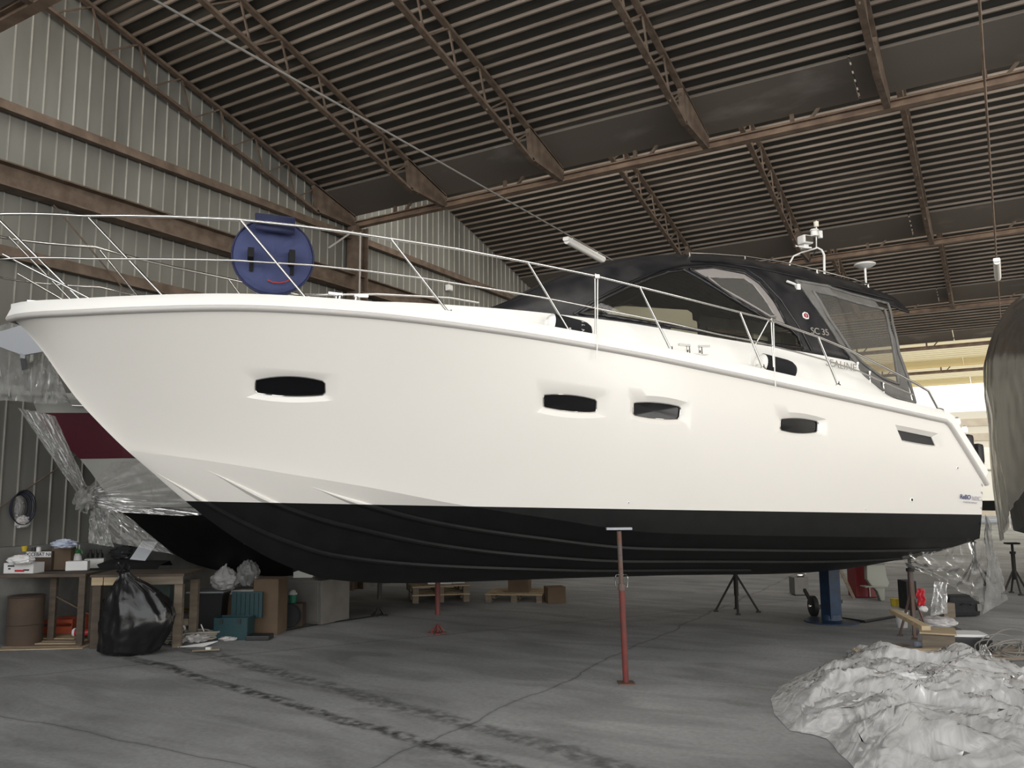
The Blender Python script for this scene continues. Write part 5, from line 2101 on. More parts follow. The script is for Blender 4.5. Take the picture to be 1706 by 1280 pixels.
MB().lathe([(0.03, 0), (0.03, 0.05), (0.02, 0.055), (0.02, 0.06), (0, 0.06)], c=(0, 0.1, 0), n=16).build('jar', 'paper_white', t, smooth=50)
t, k = ith('cap_jar', 'black capped jar on the long printed carton', 'jar', 49, 920, TZ+31*kk)
MB().lathe([(0.028, 0), (0.028, 0.05), (0, 0.05)], c=(0, 0.1, 0), n=16).build('jar', 'rubber_black', t, smooth=50)
t, k = ith('pump_sprayer', 'white pump sprayer bottle with a green head on the workbench', 'sprayer', 120, 949, TZ)
MB().lathe([(0.055, 0), (0.065, 0.01), (0.068, 0.12), (0.06, 0.17), (0.035, 0.205), (0.03, 0.21)], c=(0, 0.1, 0), n=24).build('bottle', 'paper_white', t, smooth=50)
MB().lathe([(0.04, 0.205), (0.043, 0.215), (0.04, 0.25), (0.025, 0.262), (0.02, 0.27)], c=(0, 0.1, 0), n=20).tube([(0.0, 0.1, 0.25), (0.06, 0.1, 0.255), (0.08, 0.1, 0.2)], 0.012, 8).build('pump_head', 'green_pump', t, smooth=50)
MB().tube([(-0.005, 0.1, 0.26), (-0.005, 0.1, 0.31)], 0.008, 8).box((0.03, 0.1, 0.29), (0.012, 0.012, 0.06)).build('nozzle', 'paper_white', t, smooth=50)
boxi('small_white_carton', 'small white carton in front of the green topped sprayer', 'box', 127, 951, 33, 15, 0.14, 'paper_white', TZ, 0.25)
boxi('small_white_carton', 'small white carton under the black bottles with the yellow label', 'box', 156, 947, 29, 15, 0.16, 'foam_white', TZ, 0.3)
t, k = ith('white_tub', 'little white tub on the workbench in front of the brown carton', 'tub', 66, 950, TZ)
MB().lathe([(0.03, 0), (0.035, 0.05), (0.03, 0.05), (0, 0.045)], c=(0, 0.03, 0), n=14).build('tub', 'paper_white', t, smooth=50)
t, k = ith('crushed_cup', 'crushed white paper cup on the workbench beside the sprayer', 'cup', 104, 948, TZ)
blob(MB(), (0, 0.05, 0), 0.06, (1.3, 0.8, 0.8), 0.4, 8.0, 24, 16).build('paper', 'paper_white', t, smooth=60)
for i, px in enumerate((146, 155, 163)):
    t, k = ith('black_bottle', ['leftmost of the three black bottles behind the small cartons', 'middle black bottle of three, with a yellow label', 'rightmost of the three black bottles behind the small cartons'][i], 'bottle', px, 945, TZ, 0, 'black bottles on the workbench')
    MB().lathe([(0.035, 0), (0.037, 0.01), (0.037, 0.17), (0.015, 0.20), (0.015, 0.235), (0, 0.235)], c=(0, 0.06, 0), n=16).build('bottle', 'rubber_black', t, smooth=50)
    if i == 1:
        MB().lathe([(0.0385, 0.02), (0.0385, 0.075)], c=(0, 0.06, 0), n=16).build('label', 'yellow_label', t, smooth=50)
# jacket / tray on the pallet table
t, k = ith('black_tray', 'black plastic tray and cloth spread over the pallet table', 'tray', 215, 949, TZ)
MB().rows([[(-0.38, 0.0, 0), (0.38, 0.0, 0)], [(-0.42, -0.03, 0.07), (0.42, -0.03, 0.06)], [(-0.40, 0.3, 0.11), (0.42, 0.3, 0.09)], [(-0.4, 0.45, 0.02), (0.4, 0.45, 0.02)]]).build('tray', 'bin_black', t, solid=0.01)
t, k = ith('folded_jacket', 'black jacket heaped at the back of the pallet table', 'jacket', 200, 930, TZ+0.12)
blob(MB(), (0, 0.2, -0.04), 0.16, (1.3, 0.8, 0.6), 0.35, 9.0).build('cloth', 'cloth_dark', t, smooth=70)
t, k = ith('white_bottle', 'squat white bottle on the black tray', 'bottle', 207, 930, TZ+0.11)
MB().lathe([(0.05, 0), (0.062, 0.02), (0.06, 0.06), (0.03, 0.10), (0.015, 0.115), (0, 0.12)], c=(0, 0.02, 0), n=18).build('bottle', 'paper_white', t, smooth=50)
P = at_depth(235, 932, 10.5)
o = MB().poly([(-0.14, 0, 0), (0.05, 0, -0.02), (0.16, 0.08, 0.20), (-0.03, 0.08, 0.22)], (0, 0.015, 0)).build('leaning_board', 'galvanised', loc=tuple(P), rz=CZ)
tag(o, 'grey sheet of board leaning over the pallet table', 'board')

# --- under the bench
t, k = ith('oil_drum', 'brown rusty drum under the left end of the workbench', 'drum', 24, 1080)
MB().lathe([(0.20, 0), (0.21, 0.01), (0.21, 0.26), (0.22, 0.27), (0.21, 0.28), (0.21, 0.6), (0.22, 0.61), (0.20, 0.62), (0, 0.60)], c=(0, 0.20, 0), n=32).build('drum', 'carton_dark', t, smooth=40)
for i, (px, py, wd, z_, lab) in enumerate(((92, 1056, 50, 0.06, 'orange plastic crate on the plywood, left of the black sack'), (124, 1050, 38, 0.06, 'orange plastic crate set against the black sack'))):
    t, k = ith('orange_crate', lab, 'crate', px, py, z_, 0.1-0.25*i, 'orange crates under the workbench')
    w_ = wd*k
    m_ = MB()
    for sx in (-1, 1):
        m_.box((sx*w_/2, 0.13, 0.09), (0.012, 0.26, 0.18))
    m_.box((0, 0, 0.045), (w_, 0.012, 0.09)).box((0, 0, 0.155), (w_, 0.014, 0.05)).box((0, 0.26, 0.09), (w_, 0.012, 0.18)).box((0, 0.13, 0.008), (w_, 0.26, 0.012))
    m_.build('crate', 'crate_orange', t)
t, k = ith('white_carrier_bag', 'white carrier bag sitting in the orange crates', 'bag', 112, 1030, 0.17)
blob(MB(), (0, 0.12, 0), 0.13, (1.15, 0.8, 1.0), 0.3, 12.0, knot=0.4).build('bag', 'bag_white', t, smooth=70)
boxi('open_carton', 'brown cardboard flap standing behind the orange crates', 'box', 133, 1035, 32, 32, 0.03, 'carton_dark', 0.06, 0.2)
t, k = ith('red_sander', 'red hand tool lying on the plywood by the black sack', 'tool', 138, 1062, 0.06)
MB().lathe([(0.03, -0.14), (0.045, -0.12), (0.045, 0.1), (0.03, 0.15)], c=(0, 0.05, 0.05), n=16, axis='x').build('body', 'red_plastic', t, smooth=50)
MB().lathe([(0.05, -0.15), (0.055, -0.135), (0.05, -0.12)], c=(0, 0.05, 0.055), n=16, axis='x').build('collar', 'paper_white', t, smooth=50)
t, k = ith('black_cloth', 'black cloth slumped between the orange crate and the sack', 'cloth', 158, 1048, 0.05)
blob(MB(), (0, 0.25, -0.02), 0.17, (0.9, 0.7, 1.1), 0.3, 14.0).build('cloth', 'cloth_dark', t, smooth=70)
# plywood sheets
for i in range(5):
    P = floor_at(66+2*i, 1083-3*i, 0)
    o = MB().box((0, 0.35, 0.006), (1.02-0.05*i, 0.7, 0.010)).build('plywood_sheet', ['wood_pale', 'plywood'][i % 2], loc=(P[0], P[1], 0.0115*i), rz=CZ+0.08-0.05*i)
    tag(o, 'sheet of plywood in the low stack under the workbench, %s' % ['bottom sheet', 'second sheet up', 'middle sheet', 'second sheet from the top', 'topmost sheet'][i], 'plywood', 'stacked plywood sheets')
wb2 = boxi('blue_white_carton', 'blue and white carton on the floor at the far left edge', 'box', 3, 1064, 24, 17, 0.2, 'paper_white', 0, 0.1)
MB().box((0, -0.004, 0.04), (0.15, 0.004, 0.05)).build('blue_print', 'blue_label', wb2)
# black sack
t, k = ith('black_sack', 'big black plastic rubbish sack standing in front of the benches', 'sack', 210, 1096)
def sack(u, v):
    a = 2*PI*u
    hgt = 1.0*v
    tab = interp([0, .03, .15, .35, .55, .72, .85, .93, .97, 1.0], [.30, .42, .44, .47, .44, .34, .20, .09, .07, .10])
    r = tab(v)
    q = V(math.cos(a), math.sin(a), 0)
    wr = ridge((q[0]*1.4+4, q[1]*1.4, hgt*1.4), 1.0, 3)-0.85
    r = r*(1+0.17*wr)
    off = interp([0, .4, .7, 1], [-0.02, .05, -.0, -.13])(v)
    return V(q[0]*r*0.80+off-0.06+0.10*math.sin(PI*v)*(1 if q[0] > 0 else 0)*q[0], 0.22+q[1]*r*0.46, hgt*0.97+0.02*wr)
MB().grid(sack, 72, 60).build('sack', 'bag_black', t, smooth=75)
m_ = MB()
m_.grid(lambda u, v: V(-0.19+0.10*(u-0.5)*(1+v), 0.22+0.03*math.sin(9*u), 0.97+0.08*v+0.03*math.sin(12*u)), 12, 6)
m_.build('sack_neck', 'bag_black', t, solid=0.006)
# green bin behind the sack
t, k = ith('green_bin', 'grey green plastic tub behind the black sack', 'tub', 240, 1058)
MB().rows([[(x*0.26, 0.3+y*0.22, 0.0) for x, y in ((-1, -1), (1, -1), (1, 1), (-1, 1))], [(x*0.32, 0.3+y*0.27, 0.66) for x, y in ((-1, -1), (1, -1), (1, 1), (-1, 1))]], closed=True).build('tub', 'bin_green', t)
MB().box((0, 0.03, 0.66), (0.70, 0.04, 0.03)).box((0, 0.57, 0.66), (0.70, 0.04, 0.03)).box((-0.33, 0.3, 0.66), (0.04, 0.58, 0.03)).box((0.33, 0.3, 0.66), (0.04, 0.58, 0.03)).build('rim', 'bin_green', t)
# jars on a low shelf under the pallet table
t, k = ith('low_shelf', 'low shelf with a yellow mat behind the hoses', 'shelf', 298, 1040)
MB().box((0, 0.15, 0.16), (0.48, 0.3, 0.02)).box((-0.2, 0.15, 0.075), (0.03, 0.28, 0.15)).box((0.2, 0.15, 0.075), (0.03, 0.28, 0.15)).build('shelf', 'wood_grey', t)
MB().box((0, 0.15, 0.18), (0.44, 0.28, 0.015)).build('mat', 'yellow_mat', t)
for i, px in enumerate((281, 293, 306, 318)):
    t, k = ith('grey_jar', 'grey jar in the row under the low shelf, %s' % ['leftmost', 'second from left', 'third from left', 'rightmost'][i], 'jar', px, 1046, 0, 0, 'grey jars under the low shelf')
    MB().lathe([(0.035, 0), (0.038, 0.01), (0.038, 0.10), (0.028, 0.12), (0.028, 0.135), (0, 0.135)], c=(0, 0.04, 0), n=14).build('jar', 'cabinet_grey', t, smooth=50)
# hoses
def coil(name, label, px, py, R_, r_, turns, m_, hgt=0.05, sx=1.0, sy=0.6, seed=0):
    t, k = ith(name, label, 'hose', px, py)
    rnd = random.Random(seed)
    pts = []
    N = int(turns*28)
    ph = rnd.random()*6
    for i in range(N):
        a = 2*PI*i/28
        rr_ = R_*(0.75+0.25*math.sin(i*0.13+ph))*(0.9+0.1*math.sin(i*0.05))
        pts.append(V(math.cos(a)*rr_*sx, 0.25+math.sin(a)*rr_*sy, r_+hgt*i/N+0.015*abs(math.sin(i*0.4+ph))))
    MB().tube(pts, r_, 7).build('hose', m_, t, smooth=60)
    return t
coil('coiled_hose', 'grey hose loosely coiled on the floor right of the black sack', 262, 1078, 0.26, 0.014, 6, 'hose_grey', 0.10, 1.1, 0.7, 1)
coil('coiled_hose', 'second grey hose coil in front of the black bin', 318, 1072, 0.27, 0.014, 6, 'hose_grey', 0.09, 1.2, 0.7, 2)
t, k = ith('nozzle_can', 'small blue and white can lying on the hose, left one', 'can', 253, 1066, 0.06)
MB().lathe([(0.035, -0.07), (0.035, 0.07)], c=(0, 0, 0.04), n=14, axis='x').build('can', 'paper_white', t, smooth=50)
MB().lathe([(0.036, -0.10), (0.036, -0.06)], c=(0, 0, 0.04), n=14, axis='x').build('blue_cap', 'blue_label', t, smooth=50)
t, k = ith('spray_can', 'blue topped white spray can leaning behind the hoses', 'can', 273, 1050, 0.03)
MB().lathe([(0.035, 0), (0.035, 0.12), (0.02, 0.14), (0.02, 0.16), (0, 0.16)], c=(0, 0.05, 0.0), n=14).build('can', 'paper_blue', t, smooth=50)
t, k = ith('clear_bottle', 'pale plastic bottle standing in the hose coil', 'bottle', 316, 1056, 0.05)
MB().lathe([(0.035, 0), (0.038, 0.05), (0.03, 0.08), (0.036, 0.11), (0.012, 0.15), (0.012, 0.17), (0, 0.17)], c=(0, 0.03, 0.0), n=14).build('bottle', 'paper_blue', t, smooth=50)
t, k = ith('masking_tape', 'roll of pale masking tape on the hoses', 'tape', 301, 1054, 0.08)
MB().tube([(0.04*math.cos(a), 0.04, 0.04+0.04*math.sin(a)) for a in np.linspace(0, 2*PI, 20)[:-1]], 0.016, 8, closed=True).build('roll', 'foam_white', t, smooth=60)
for i, (px, py, r_, sx, lab) in enumerate(((285, 1074, 0.07, 1.9, 'crumpled white cloth at the edge of the hoses'), (320, 1071, 0.10, 1.7, 'larger crumpled white cloth in front of the hoses'), (377, 1069, 0.05, 2.0, 'scrap of white paper beside the teal toolbox'))):
    t, k = ith('white_rag', lab, 'cloth', px, py, 0, 0, 'white rags on the floor')
    blob(MB(), (0, 0.05, 0), r_, (sx, 0.9, 0.5), 0.5, 20.0+i, 36, 20, fr=3.0).build('cloth', 'bag_white', t, smooth=70)
P = floor_at(325, 1079)
o = MB().poly([(-0.22, 0, 0.004), (0.1, 0.02, 0.004), (0.24, 0.12, 0.05), (-0.05, 0.1, 0.01)], (0, 0, 0.006)).build('paper_sheet', 'paper_white', loc=tuple(P), rz=CZ)
tag(o, 'flat white sheet of paper on the floor in front of the white cloth', 'paper')
P = floor_at(338, 1068)
o = MB().tube([(-0.05, 0.05, 0.20), (0.05, 0.0, 0.02)], 0.008, 6).build('white_stick', 'paper_white', loc=tuple(P), rz=CZ)
tag(o, 'thin white stick standing in the hose coil', 'stick')
t, k = ith('brown_trowel', 'brown wooden handled tool alone on the floor', 'tool', 341, 1088)
MB().bar((-0.16, 0.03, 0.02), (0.16, 0.06, 0.03), 0.035, 0.02).build('handle', 'wood_grey', t)
MB().box((0.03, 0.04, 0.045), (0.06, 0.04, 0.03)).build('grip', 'foam_white', t)
# black bin and board with bags
t, k = ith('black_bin', 'black dustbin with a board on top, right of the hoses', 'bin', 346, 1052)
MB().rows([[(x*0.15, 0.2+y*0.15, 0.0) for x, y in ((-1, -1), (1, -1), (1, 1), (-1, 1))], [(x*0.185, 0.2+y*0.185, 0.50) for x, y in ((-1, -1), (1, -1), (1, 1), (-1, 1))]], closed=True).box((0, 0.2, 0.01), (0.3, 0.3, 0.01)).build('bin', 'bin_black', t)
MB().box((0, 0.2, 0.50), (0.40, 0.40, 0.03)).build('rim', 'bin_black', t, bevel=0.005)
P = floor_at(346, 1052)
o = MB().box((-0.06, 0.2, 0.525), (0.52, 0.42, 0.018)).build('grey_board', 'galvanised', loc=tuple(P), rz=CZ)
tag(o, 'thin grey board lying across the black dustbin', 'board')
pb = V(*P)
lvl = 0.54
t = thing('knotted_white_bag', 'knotted white plastic bag with pink inside, on the board', 'bag', tuple(pb+rl*0.16+fl*0.16+V(0, 0, lvl)), CZ)
blob(MB(), (0, 0, 0), 0.17, (1.05, 0.8, 0.92), 0.25, 31.0, knot=0.45).build('bag', 'bag_white', t, smooth=70)
MB().tube([(0.0, 0, 0.30), (0.01, 0, 0.36), (0.02, 0, 0.38)], [0.018, 0.012, 0.02], 8).build('bag_knot', 'bag_white', t)
t = thing('clear_bag', 'tall clear plastic bag with a knot, beside the white one', 'bag', tuple(pb+rl*0.46+fl*0.24+V(0, 0, lvl+0.04)), CZ)
blob(MB(), (0, 0, 0), 0.19, (0.78, 0.7, 1.08), 0.25, 37.0, knot=0.6).build('bag', 'bag_clear', t, smooth=70)
MB().tube([(0.0, 0, 0.40), (0.0, 0, 0.46)], [0.014, 0.02], 8).build('bag_knot', 'bag_clear', t)
# foam and cartons under the clear bag
o = MB().box((0, 0.2, 0.46), (0.46, 0.35, 0.13)).build('foam_block', 'foam_white', loc=tuple(floor_at(404, 1046)), rz=CZ, bevel=0.02)
tag(o, 'block of white packing foam under the clear bag', 'foam')
boxi('carton', 'small brown carton under the white foam block', 'box', 388, 1046, 34, 52, 0.3, 'carton', 0, 0.0)
boxi('carton', 'tall brown carton between the teal toolbox and the grey cabinet', 'box', 441, 1058, 42, 88, 0.35, 'carton', 0, -0.1)
# teal toolbox with its lid up
t, k = ith('teal_toolbox', 'open teal plastic toolbox with ribbed lid up, on the floor', 'toolbox', 383, 1067, 0, -0.05)
m_ = MB()
w_, d_, h_ = 0.44, 0.26, 0.28
m_.box((0, 0, h_/2), (w_, 0.012, h_)).box((0, d_, h_/2), (w_, 0.012, h_)).box((-w_/2, d_/2, h_/2), (0.012, d_, h_)).box((w_/2, d_/2, h_/2), (0.012, d_, h_)).box((0, d_/2, 0.01), (w_, d_, 0.012))
m_.build('tray', 'teal_plastic', t, bevel=0.003)
m_ = MB()
m_.box((0.10, d_+0.05, h_+0.13), (w_*0.95, 0.03, 0.34))
for i in range(6):
    m_.box((-0.05+i*0.06, d_+0.03, h_+0.13), (0.02, 0.02, 0.30))
m_.build('lid', 'teal_plastic', t)
for x in (-0.12, 0.12):
    MB().box((x, -0.012, h_*0.85), (0.04, 0.014, 0.06)).build('latch', 'bin_black', t)
t, k = ith('black_case', 'low black plastic tray beside the teal toolbox', 'tray', 428, 1068)
MB().box((0, 0.12, 0.03), (0.30, 0.24, 0.06)).build('case', 'bin_black', t, bevel=0.01)
# black reel, green bucket, cabinet
t, k = ith('cable_reel', 'round black cable reel leaning on the tall carton', 'reel', 476, 1049)
MB().lathe([(0.02, -0.07), (0.16, -0.07), (0.165, -0.055), (0.12, -0.05), (0.12, 0.05), (0.165, 0.055), (0.16, 0.07), (0.02, 0.07)], c=(0, 0.14, 0.168), n=32, axis='y').build('reel', 'cloth_dark', t, smooth=40)
t, k = ith('small_crate', 'dark small crate behind the cable reel, under the green bucket', 'crate', 474, 1052)
MB().box((0.03, 0.46, 0.16), (0.24, 0.2, 0.32)).build('crate', 'carton_dark', t)
t, k = ith('green_bucket', 'small green bucket with a white rag in it', 'bucket', 472, 1052)
MB().lathe([(0.05, 0.325), (0.065, 0.44), (0.058, 0.44), (0.045, 0.33)], c=(0, 0.46, 0), n=20).build('bucket', 'green_bucket', t, smooth=40)
blob(MB(), (0, 0.46, 0.40), 0.055, (1, 1, 0.9), 0.4, 44.0, 24, 16).build('rag', 'bag_white', t, smooth=60)
t, k = ith('metal_cabinet', 'grey metal cabinet standing behind the cable reel', 'cabinet', 497, 1042, 0, -0.5)
MB().box((0, 0.42, 0.32), (0.66, 0.62, 0.62)).build('cabinet', 'cabinet_grey', t, bevel=0.008)
MB().box((-0.0, 0.10, 0.32), (0.56, 0.02, 0.54)).build('door', 'cabinet_grey', t, bevel=0.004)
P = floor_at(497, 1042)
o = MB().poly([(-0.18, 0, 0.0), (0.10, 0, 0.0), (0.16, 0, 0.10), (-0.10, 0, 0.17), (-0.18, 0, 0.16)], (0, 0.25, 0)).build('slanted_board', 'foam_white', loc=(P[0]+fl[0]*0.35, P[1]+fl[1]*0.35, 0.635), rz=CZ)
tag(o, 'slanted white panel lying on the grey metal cabinet', 'panel')
# cable on the floor
pts = [floor_at(x, y, 0.012) for x, y in ((440, 1054), (478, 1050), (520, 1042), (560, 1036), (600, 1030), (640, 1024))]
tag(MB().tube([V(*p) for p in pts], 0.010, 6).build('floor_cable', 'bin_black', loc=(0, 0, 0)), 'black cable running along the floor from the reel', 'cable')
# coil of cable on the wall
d = ray(30, 846)
P = CAMP+d*((XW+0.12)/d[0])
t = thing('wall_cable_coil', 'black cable coil with a white bag hung on the gable wall', 'cable coil', tuple(P), PI/2)
for i in range(5):
    rr_ = 0.15+0.012*i
    MB().tube([(rr_*0.8*math.cos(a)+0.01*i, -0.02-0.012*i, rr_*1.15*math.sin(a)) for a in np.linspace(0, 2*PI, 30)[:-1]], 0.008, 6, closed=True).build('cable_turn', 'navy' if i % 2 else 'bin_black', t, smooth=60)
blob(MB(), (0.05, -0.04, -0.27), 0.10, (0.9, 0.4, 0.8), 0.3, 50.0).build('bag', 'bag_white', t, smooth=60)
blob(MB(), (0.0, -0.03, -0.12), 0.12, (0.5, 0.25, 1.1), 0.3, 51.0).build('white_lining', 'bag_clear', t, smooth=60)

# --- behind the keel: pallet and boxes
def pallet(px, py, wd, lab, z=0.0, rz=0.0):
    t, k = ith('wooden_pallet', lab, 'pallet', px, py, z, rz, 'pallets behind the keel')
    for i in range(5):
        MB().box((0, 0.05+0.2*i, 0.13), (wd, 0.12, 0.022)).build('deck_board', 'wood_pale', t)
    for x in (-wd/2+0.06, 0, wd/2-0.06):
        for y in (0.05, 0.45, 0.85):
            MB().box((x, y, 0.065), (0.10, 0.11, 0.10)).build('block', 'wood_grey', t)
    for x in (-wd/2+0.06, 0, wd/2-0.06):
        MB().box((x, 0.45, 0.008), (0.10, 0.92, 0.016)).build('runner', 'wood_grey', t)
    return t
pallet(735, 1004, 1.0, 'pale wooden pallet on the floor behind the keel, lower one', 0.0, 0.2)
P = floor_at(735, 1004)
t = pallet(735, 1004, 1.0, 'pale wooden pallet stacked on another behind the keel', 0.0, 0.25)
t.location = (P[0], P[1], 0.143)
pallet(856, 1004, 1.0, 'wooden pallet on the floor behind the keel, right of the stacked pair', 0.0, -0.15)
pz = floor_at(735, 1004)
o = MB().box((0, 0.35, 0.07), (0.42, 0.3, 0.14)).build('white_box', 'paper_white', loc=(pz[0], pz[1], 0.287), rz=CZ+0.2)
tag(o, 'white box on top of the stacked pallets', 'box')
o = MB().box((0.33, 0.35, 0.06), (0.22, 0.25, 0.12)).build('grey_box', 'foam_white', loc=(pz[0], pz[1], 0.287), rz=CZ+0.2)
tag(o, 'grey white small box right of the white box on the pallets', 'box')
pz = floor_at(856, 1004)
o = MB().box((0.05, 0.4, 0.16), (0.36, 0.4, 0.32)).build('carton', 'carton', loc=(pz[0], pz[1], 0.143), rz=CZ-0.15)
tag(o, 'brown carton on the right hand pallet behind the keel', 'box')
boxi('carton', 'brown carton on the floor farthest right of the pallets', 'box', 928, 1006, 30, 26, 0.3, 'carton', 0, 0.2)

# --- right side, under and beside the stern
t, k = ith('outdrive', 'pale grey stern drive leg standing under the yacht quarter', 'stern drive', 1478, 1006)
pr = [(-0.17, 0.62), (0.14, 0.62), (0.16, 0.40), (0.20, 0.30), (0.17, 0.24), (0.12, 0.23), (0.10, 0.0), (0.03, 0.0), (-0.02, 0.16), (-0.12, 0.26), (-0.18, 0.36)]
MB().poly([(x, 0.3, z) for x, z in pr], (0, 0.12, 0)).build('leg', 'outdrive_grey', t, bevel=0.02)
MB().box((0.0, 0.36, 0.66), (0.5, 0.3, 0.08)).build('bracket', 'outdrive_grey', t, bevel=0.02)
MB().box((-0.05, 0.36, 0.24), (0.38, 0.22, 0.018)).build('cavitation_plate', 'outdrive_grey', t, bevel=0.004)
t, k = ith('red_cabinet', 'dark red tool cabinet standing behind the blue keel stand', 'cabinet', 1448, 997)
MB().box((0, 0.2, 0.30), (0.42, 0.35, 0.58)).build('cabinet', 'red_cabinet', t, bevel=0.008)
MB().box((0.02, 0.0, 0.30), (0.012, 0.02, 0.56)).build('white_seam', 'paper_white', t)
t, k = ith('chrome_pump', 'grey boxy machine with chrome fittings behind the keel stand', 'machine', 1338, 994)
MB().box((0, 0.2, 0.17), (0.25, 0.3, 0.30)).build('housing', 'cabinet_grey', t, bevel=0.01)
MB().lathe([(0.03, -0.06), (0.04, 0.0), (0.03, 0.06)], c=(0.02, 0.15, 0.35), n=14, axis='x').tube([(0.02, 0.15, 0.33), (0.1, 0.1, 0.38)], 0.015, 8).build('fitting', 'steel', t, smooth=50)
MB().box((0, 0.2, 0.01), (0.2, 0.25, 0.02)).build('foot', 'bin_black', t)
t, k = ith('trolley', 'low black trolley with a wheel left of the blue keel stand', 'trolley', 1362, 1030)
MB().lathe([(0.03, -0.04), (0.13, -0.045), (0.15, -0.03), (0.15, 0.03), (0.13, 0.045), (0.03, 0.04)], c=(0, 0.15, 0.152), n=28, axis='x').build('wheel', 'rubber_black', t, smooth=40)
MB().bar((0.0, 0.15, 0.15), (0.0, 0.5, 0.35), 0.04, 0.04).bar((0, 0.2, 0.1), (0.7, 0.9, 0.12), 0.06, 0.05).build('frame', 'jack_dark', t)
MB().lathe([(0.02, -0.07), (0.03, -0.05), (0.03, 0.05), (0.02, 0.07)], c=(0, 0.15, 0.152), n=12, axis='x').build('hub', 'steel', t, smooth=50)
t, k = ith('timber_prop', 'slanting timber prop right of the blue keel stand', 'prop', 1425, 1003)
MB().bar((0.06, 0.2, 0.03), (-0.14, 0.25, 0.55), 0.06, 0.05).build('post', 'wood_grey', t)
o = MB().tube([V(*floor_at(1400, 1030, 0.02)), V(*floor_at(1440, 1036, 0.02)), V(*floor_at(1500, 1026, 0.02))], 0.02, 6).build('floor_pipe', 'bin_black', loc=(0, 0, 0))
tag(o, 'black pipe lying on the floor right of the blue keel stand', 'pipe')
t, k = ith('white_bucket', 'white plastic bucket behind the leaning plank', 'bucket', 1508, 1047)
MB().lathe([(0.065, 0), (0.08, 0.19), (0.086, 0.19), (0.086, 0.205), (0.075, 0.205), (0.06, 0.01), (0, 0.01)], c=(0, 0.08, 0), n=24).build('bucket', 'paper_white', t, smooth=40)
q_ = at_depth(1530, 1000, 10.2)
t = thing('red_rag', 'red and white rag hanging on the rusty jack stand', 'rag', tuple(q_), CZ)
MB().grid(lambda u, v: V(-0.04+0.08*u+0.01*math.sin(12*v), 0.02*math.sin(9*u+3*v)-0.07, 0.14-0.20*v), 12, 16).build('rag', 'red_plastic', t, solid=0.006, smooth=60)
blob(MB(), (0.02, -0.07, -0.13), 0.05, (1, 0.7, 0.7), 0.3, 61.0, 20, 14).build('white_end', 'bag_white', t, smooth=60)
# wooden box with plank across
P = floor_at(1565, 1090)
t = thing('timber_crate', 'pale timber block with plywood top, in front of the white sack', 'timber', tuple(P), CZ-0.45)
MB().box((0.0, 0.22, 0.11), (0.34, 0.42, 0.22)).build('block', 'wood_grey', t, bevel=0.005)
MB().box((0.0, 0.2, 0.228), (0.38, 0.48, 0.016)).build('plywood_top', 'wood_pale', t)
A_, B_ = at_depth(1488, 1018, 10.0), at_depth(1543, 1047, 9.0)
tag(MB().bar(A_, B_, 0.09, 0.045).build('plank', 'wood_pale', loc=(0, 0, 0)), 'pale plank sloping up from the timber block past the bucket', 'plank')
t, k = ith('white_sack', 'white sack lying across the boards beside the jack stand', 'sack', 1569, 1058, 0.0, -0.15)
blob(MB(), (0.0, 0.15, 0.06), 0.19, (1.25, 0.7, 0.42), 0.18, 71.0).build('sack', 'bag_white', t, smooth=70)
MB().box((0.05, 0.15, 0.035), (0.4, 0.25, 0.07)).build('board_under', 'bin_black', t)
t, k = ith('black_crate', 'black open crate under a white board', 'crate', 1620, 1088, 0, -0.15)
MB().box((0, 0.17, 0.085), (0.46, 0.34, 0.16)).build('crate', 'bin_black', t, bevel=0.01)
MB().box((-0.02, 0.17, 0.185), (0.44, 0.32, 0.03)).build('white_lid', 'paper_white', t, bevel=0.004)
t, k = ith('black_holdall', 'black soft suitcase on the floor under the hanging polythene', 'suitcase', 1611, 1029)
MB().box((0, 0.2, 0.15), (0.46, 0.36, 0.29)).build('case', 'cloth_dark', t, bevel=0.06)
MB().tube([(-0.08, 0.0, 0.17), (-0.06, -0.02, 0.2), (0.06, -0.02, 0.2), (0.08, 0.0, 0.17)], 0.008, 6).build('handle', 'bin_black', t)
MB().box((0.19, 0.0, 0.14), (0.06, 0.02, 0.10)).build('tag_label', 'cabinet_grey', t)
boxi('wood_offcut', 'pale wooden offcut left of the black suitcase', 'wood block', 1583, 1031, 20, 24, 0.12, 'wood_grey', 0, 0.1)
A_ = AD([(1556, 968), (1577, 972)], 10.6)
B_ = AD([(1550, 1026), (1578, 1022)], 10.4)
tag(drape(A_, B_, 24, 24, 0.03, (3, 2), 15.0, toward=tocam).build('hanging_sheet_scrap', 'bag_clear', smooth=70, fix=False), 'narrow white plastic strip hanging left of the wooden offcut', 'plastic sheet')
t, k = ith('yellow_tub', 'small yellow tub behind the rusty jack stand', 'tub', 1512, 1016)
MB().lathe([(0.06, 0), (0.07, 0.12), (0, 0.12)], c=(-0.01, 0.4, 0), n=18).build('tub', 'yellow_label', t, smooth=40)
t, k = ith('dark_locker', 'dark cabinet in the shade behind the hanging polythene', 'cabinet', 1545, 1024)
MB().box((0, 0.6, 0.22), (0.16, 0.3, 0.44)).build('cabinet', 'cloth_dark', t, bevel=0.01)
t, k = ith('water_bottle', 'pale blue water bottle lying by the timber block', 'bottle', 1541, 1080)
MB().lathe([(0.03, -0.09), (0.034, -0.08), (0.034, 0.05), (0.013, 0.09), (0.013, 0.105), (0, 0.105)], c=(0, 0.04, 0.036), n=16, axis='x').build('bottle', 'paper_blue', t, smooth=50)
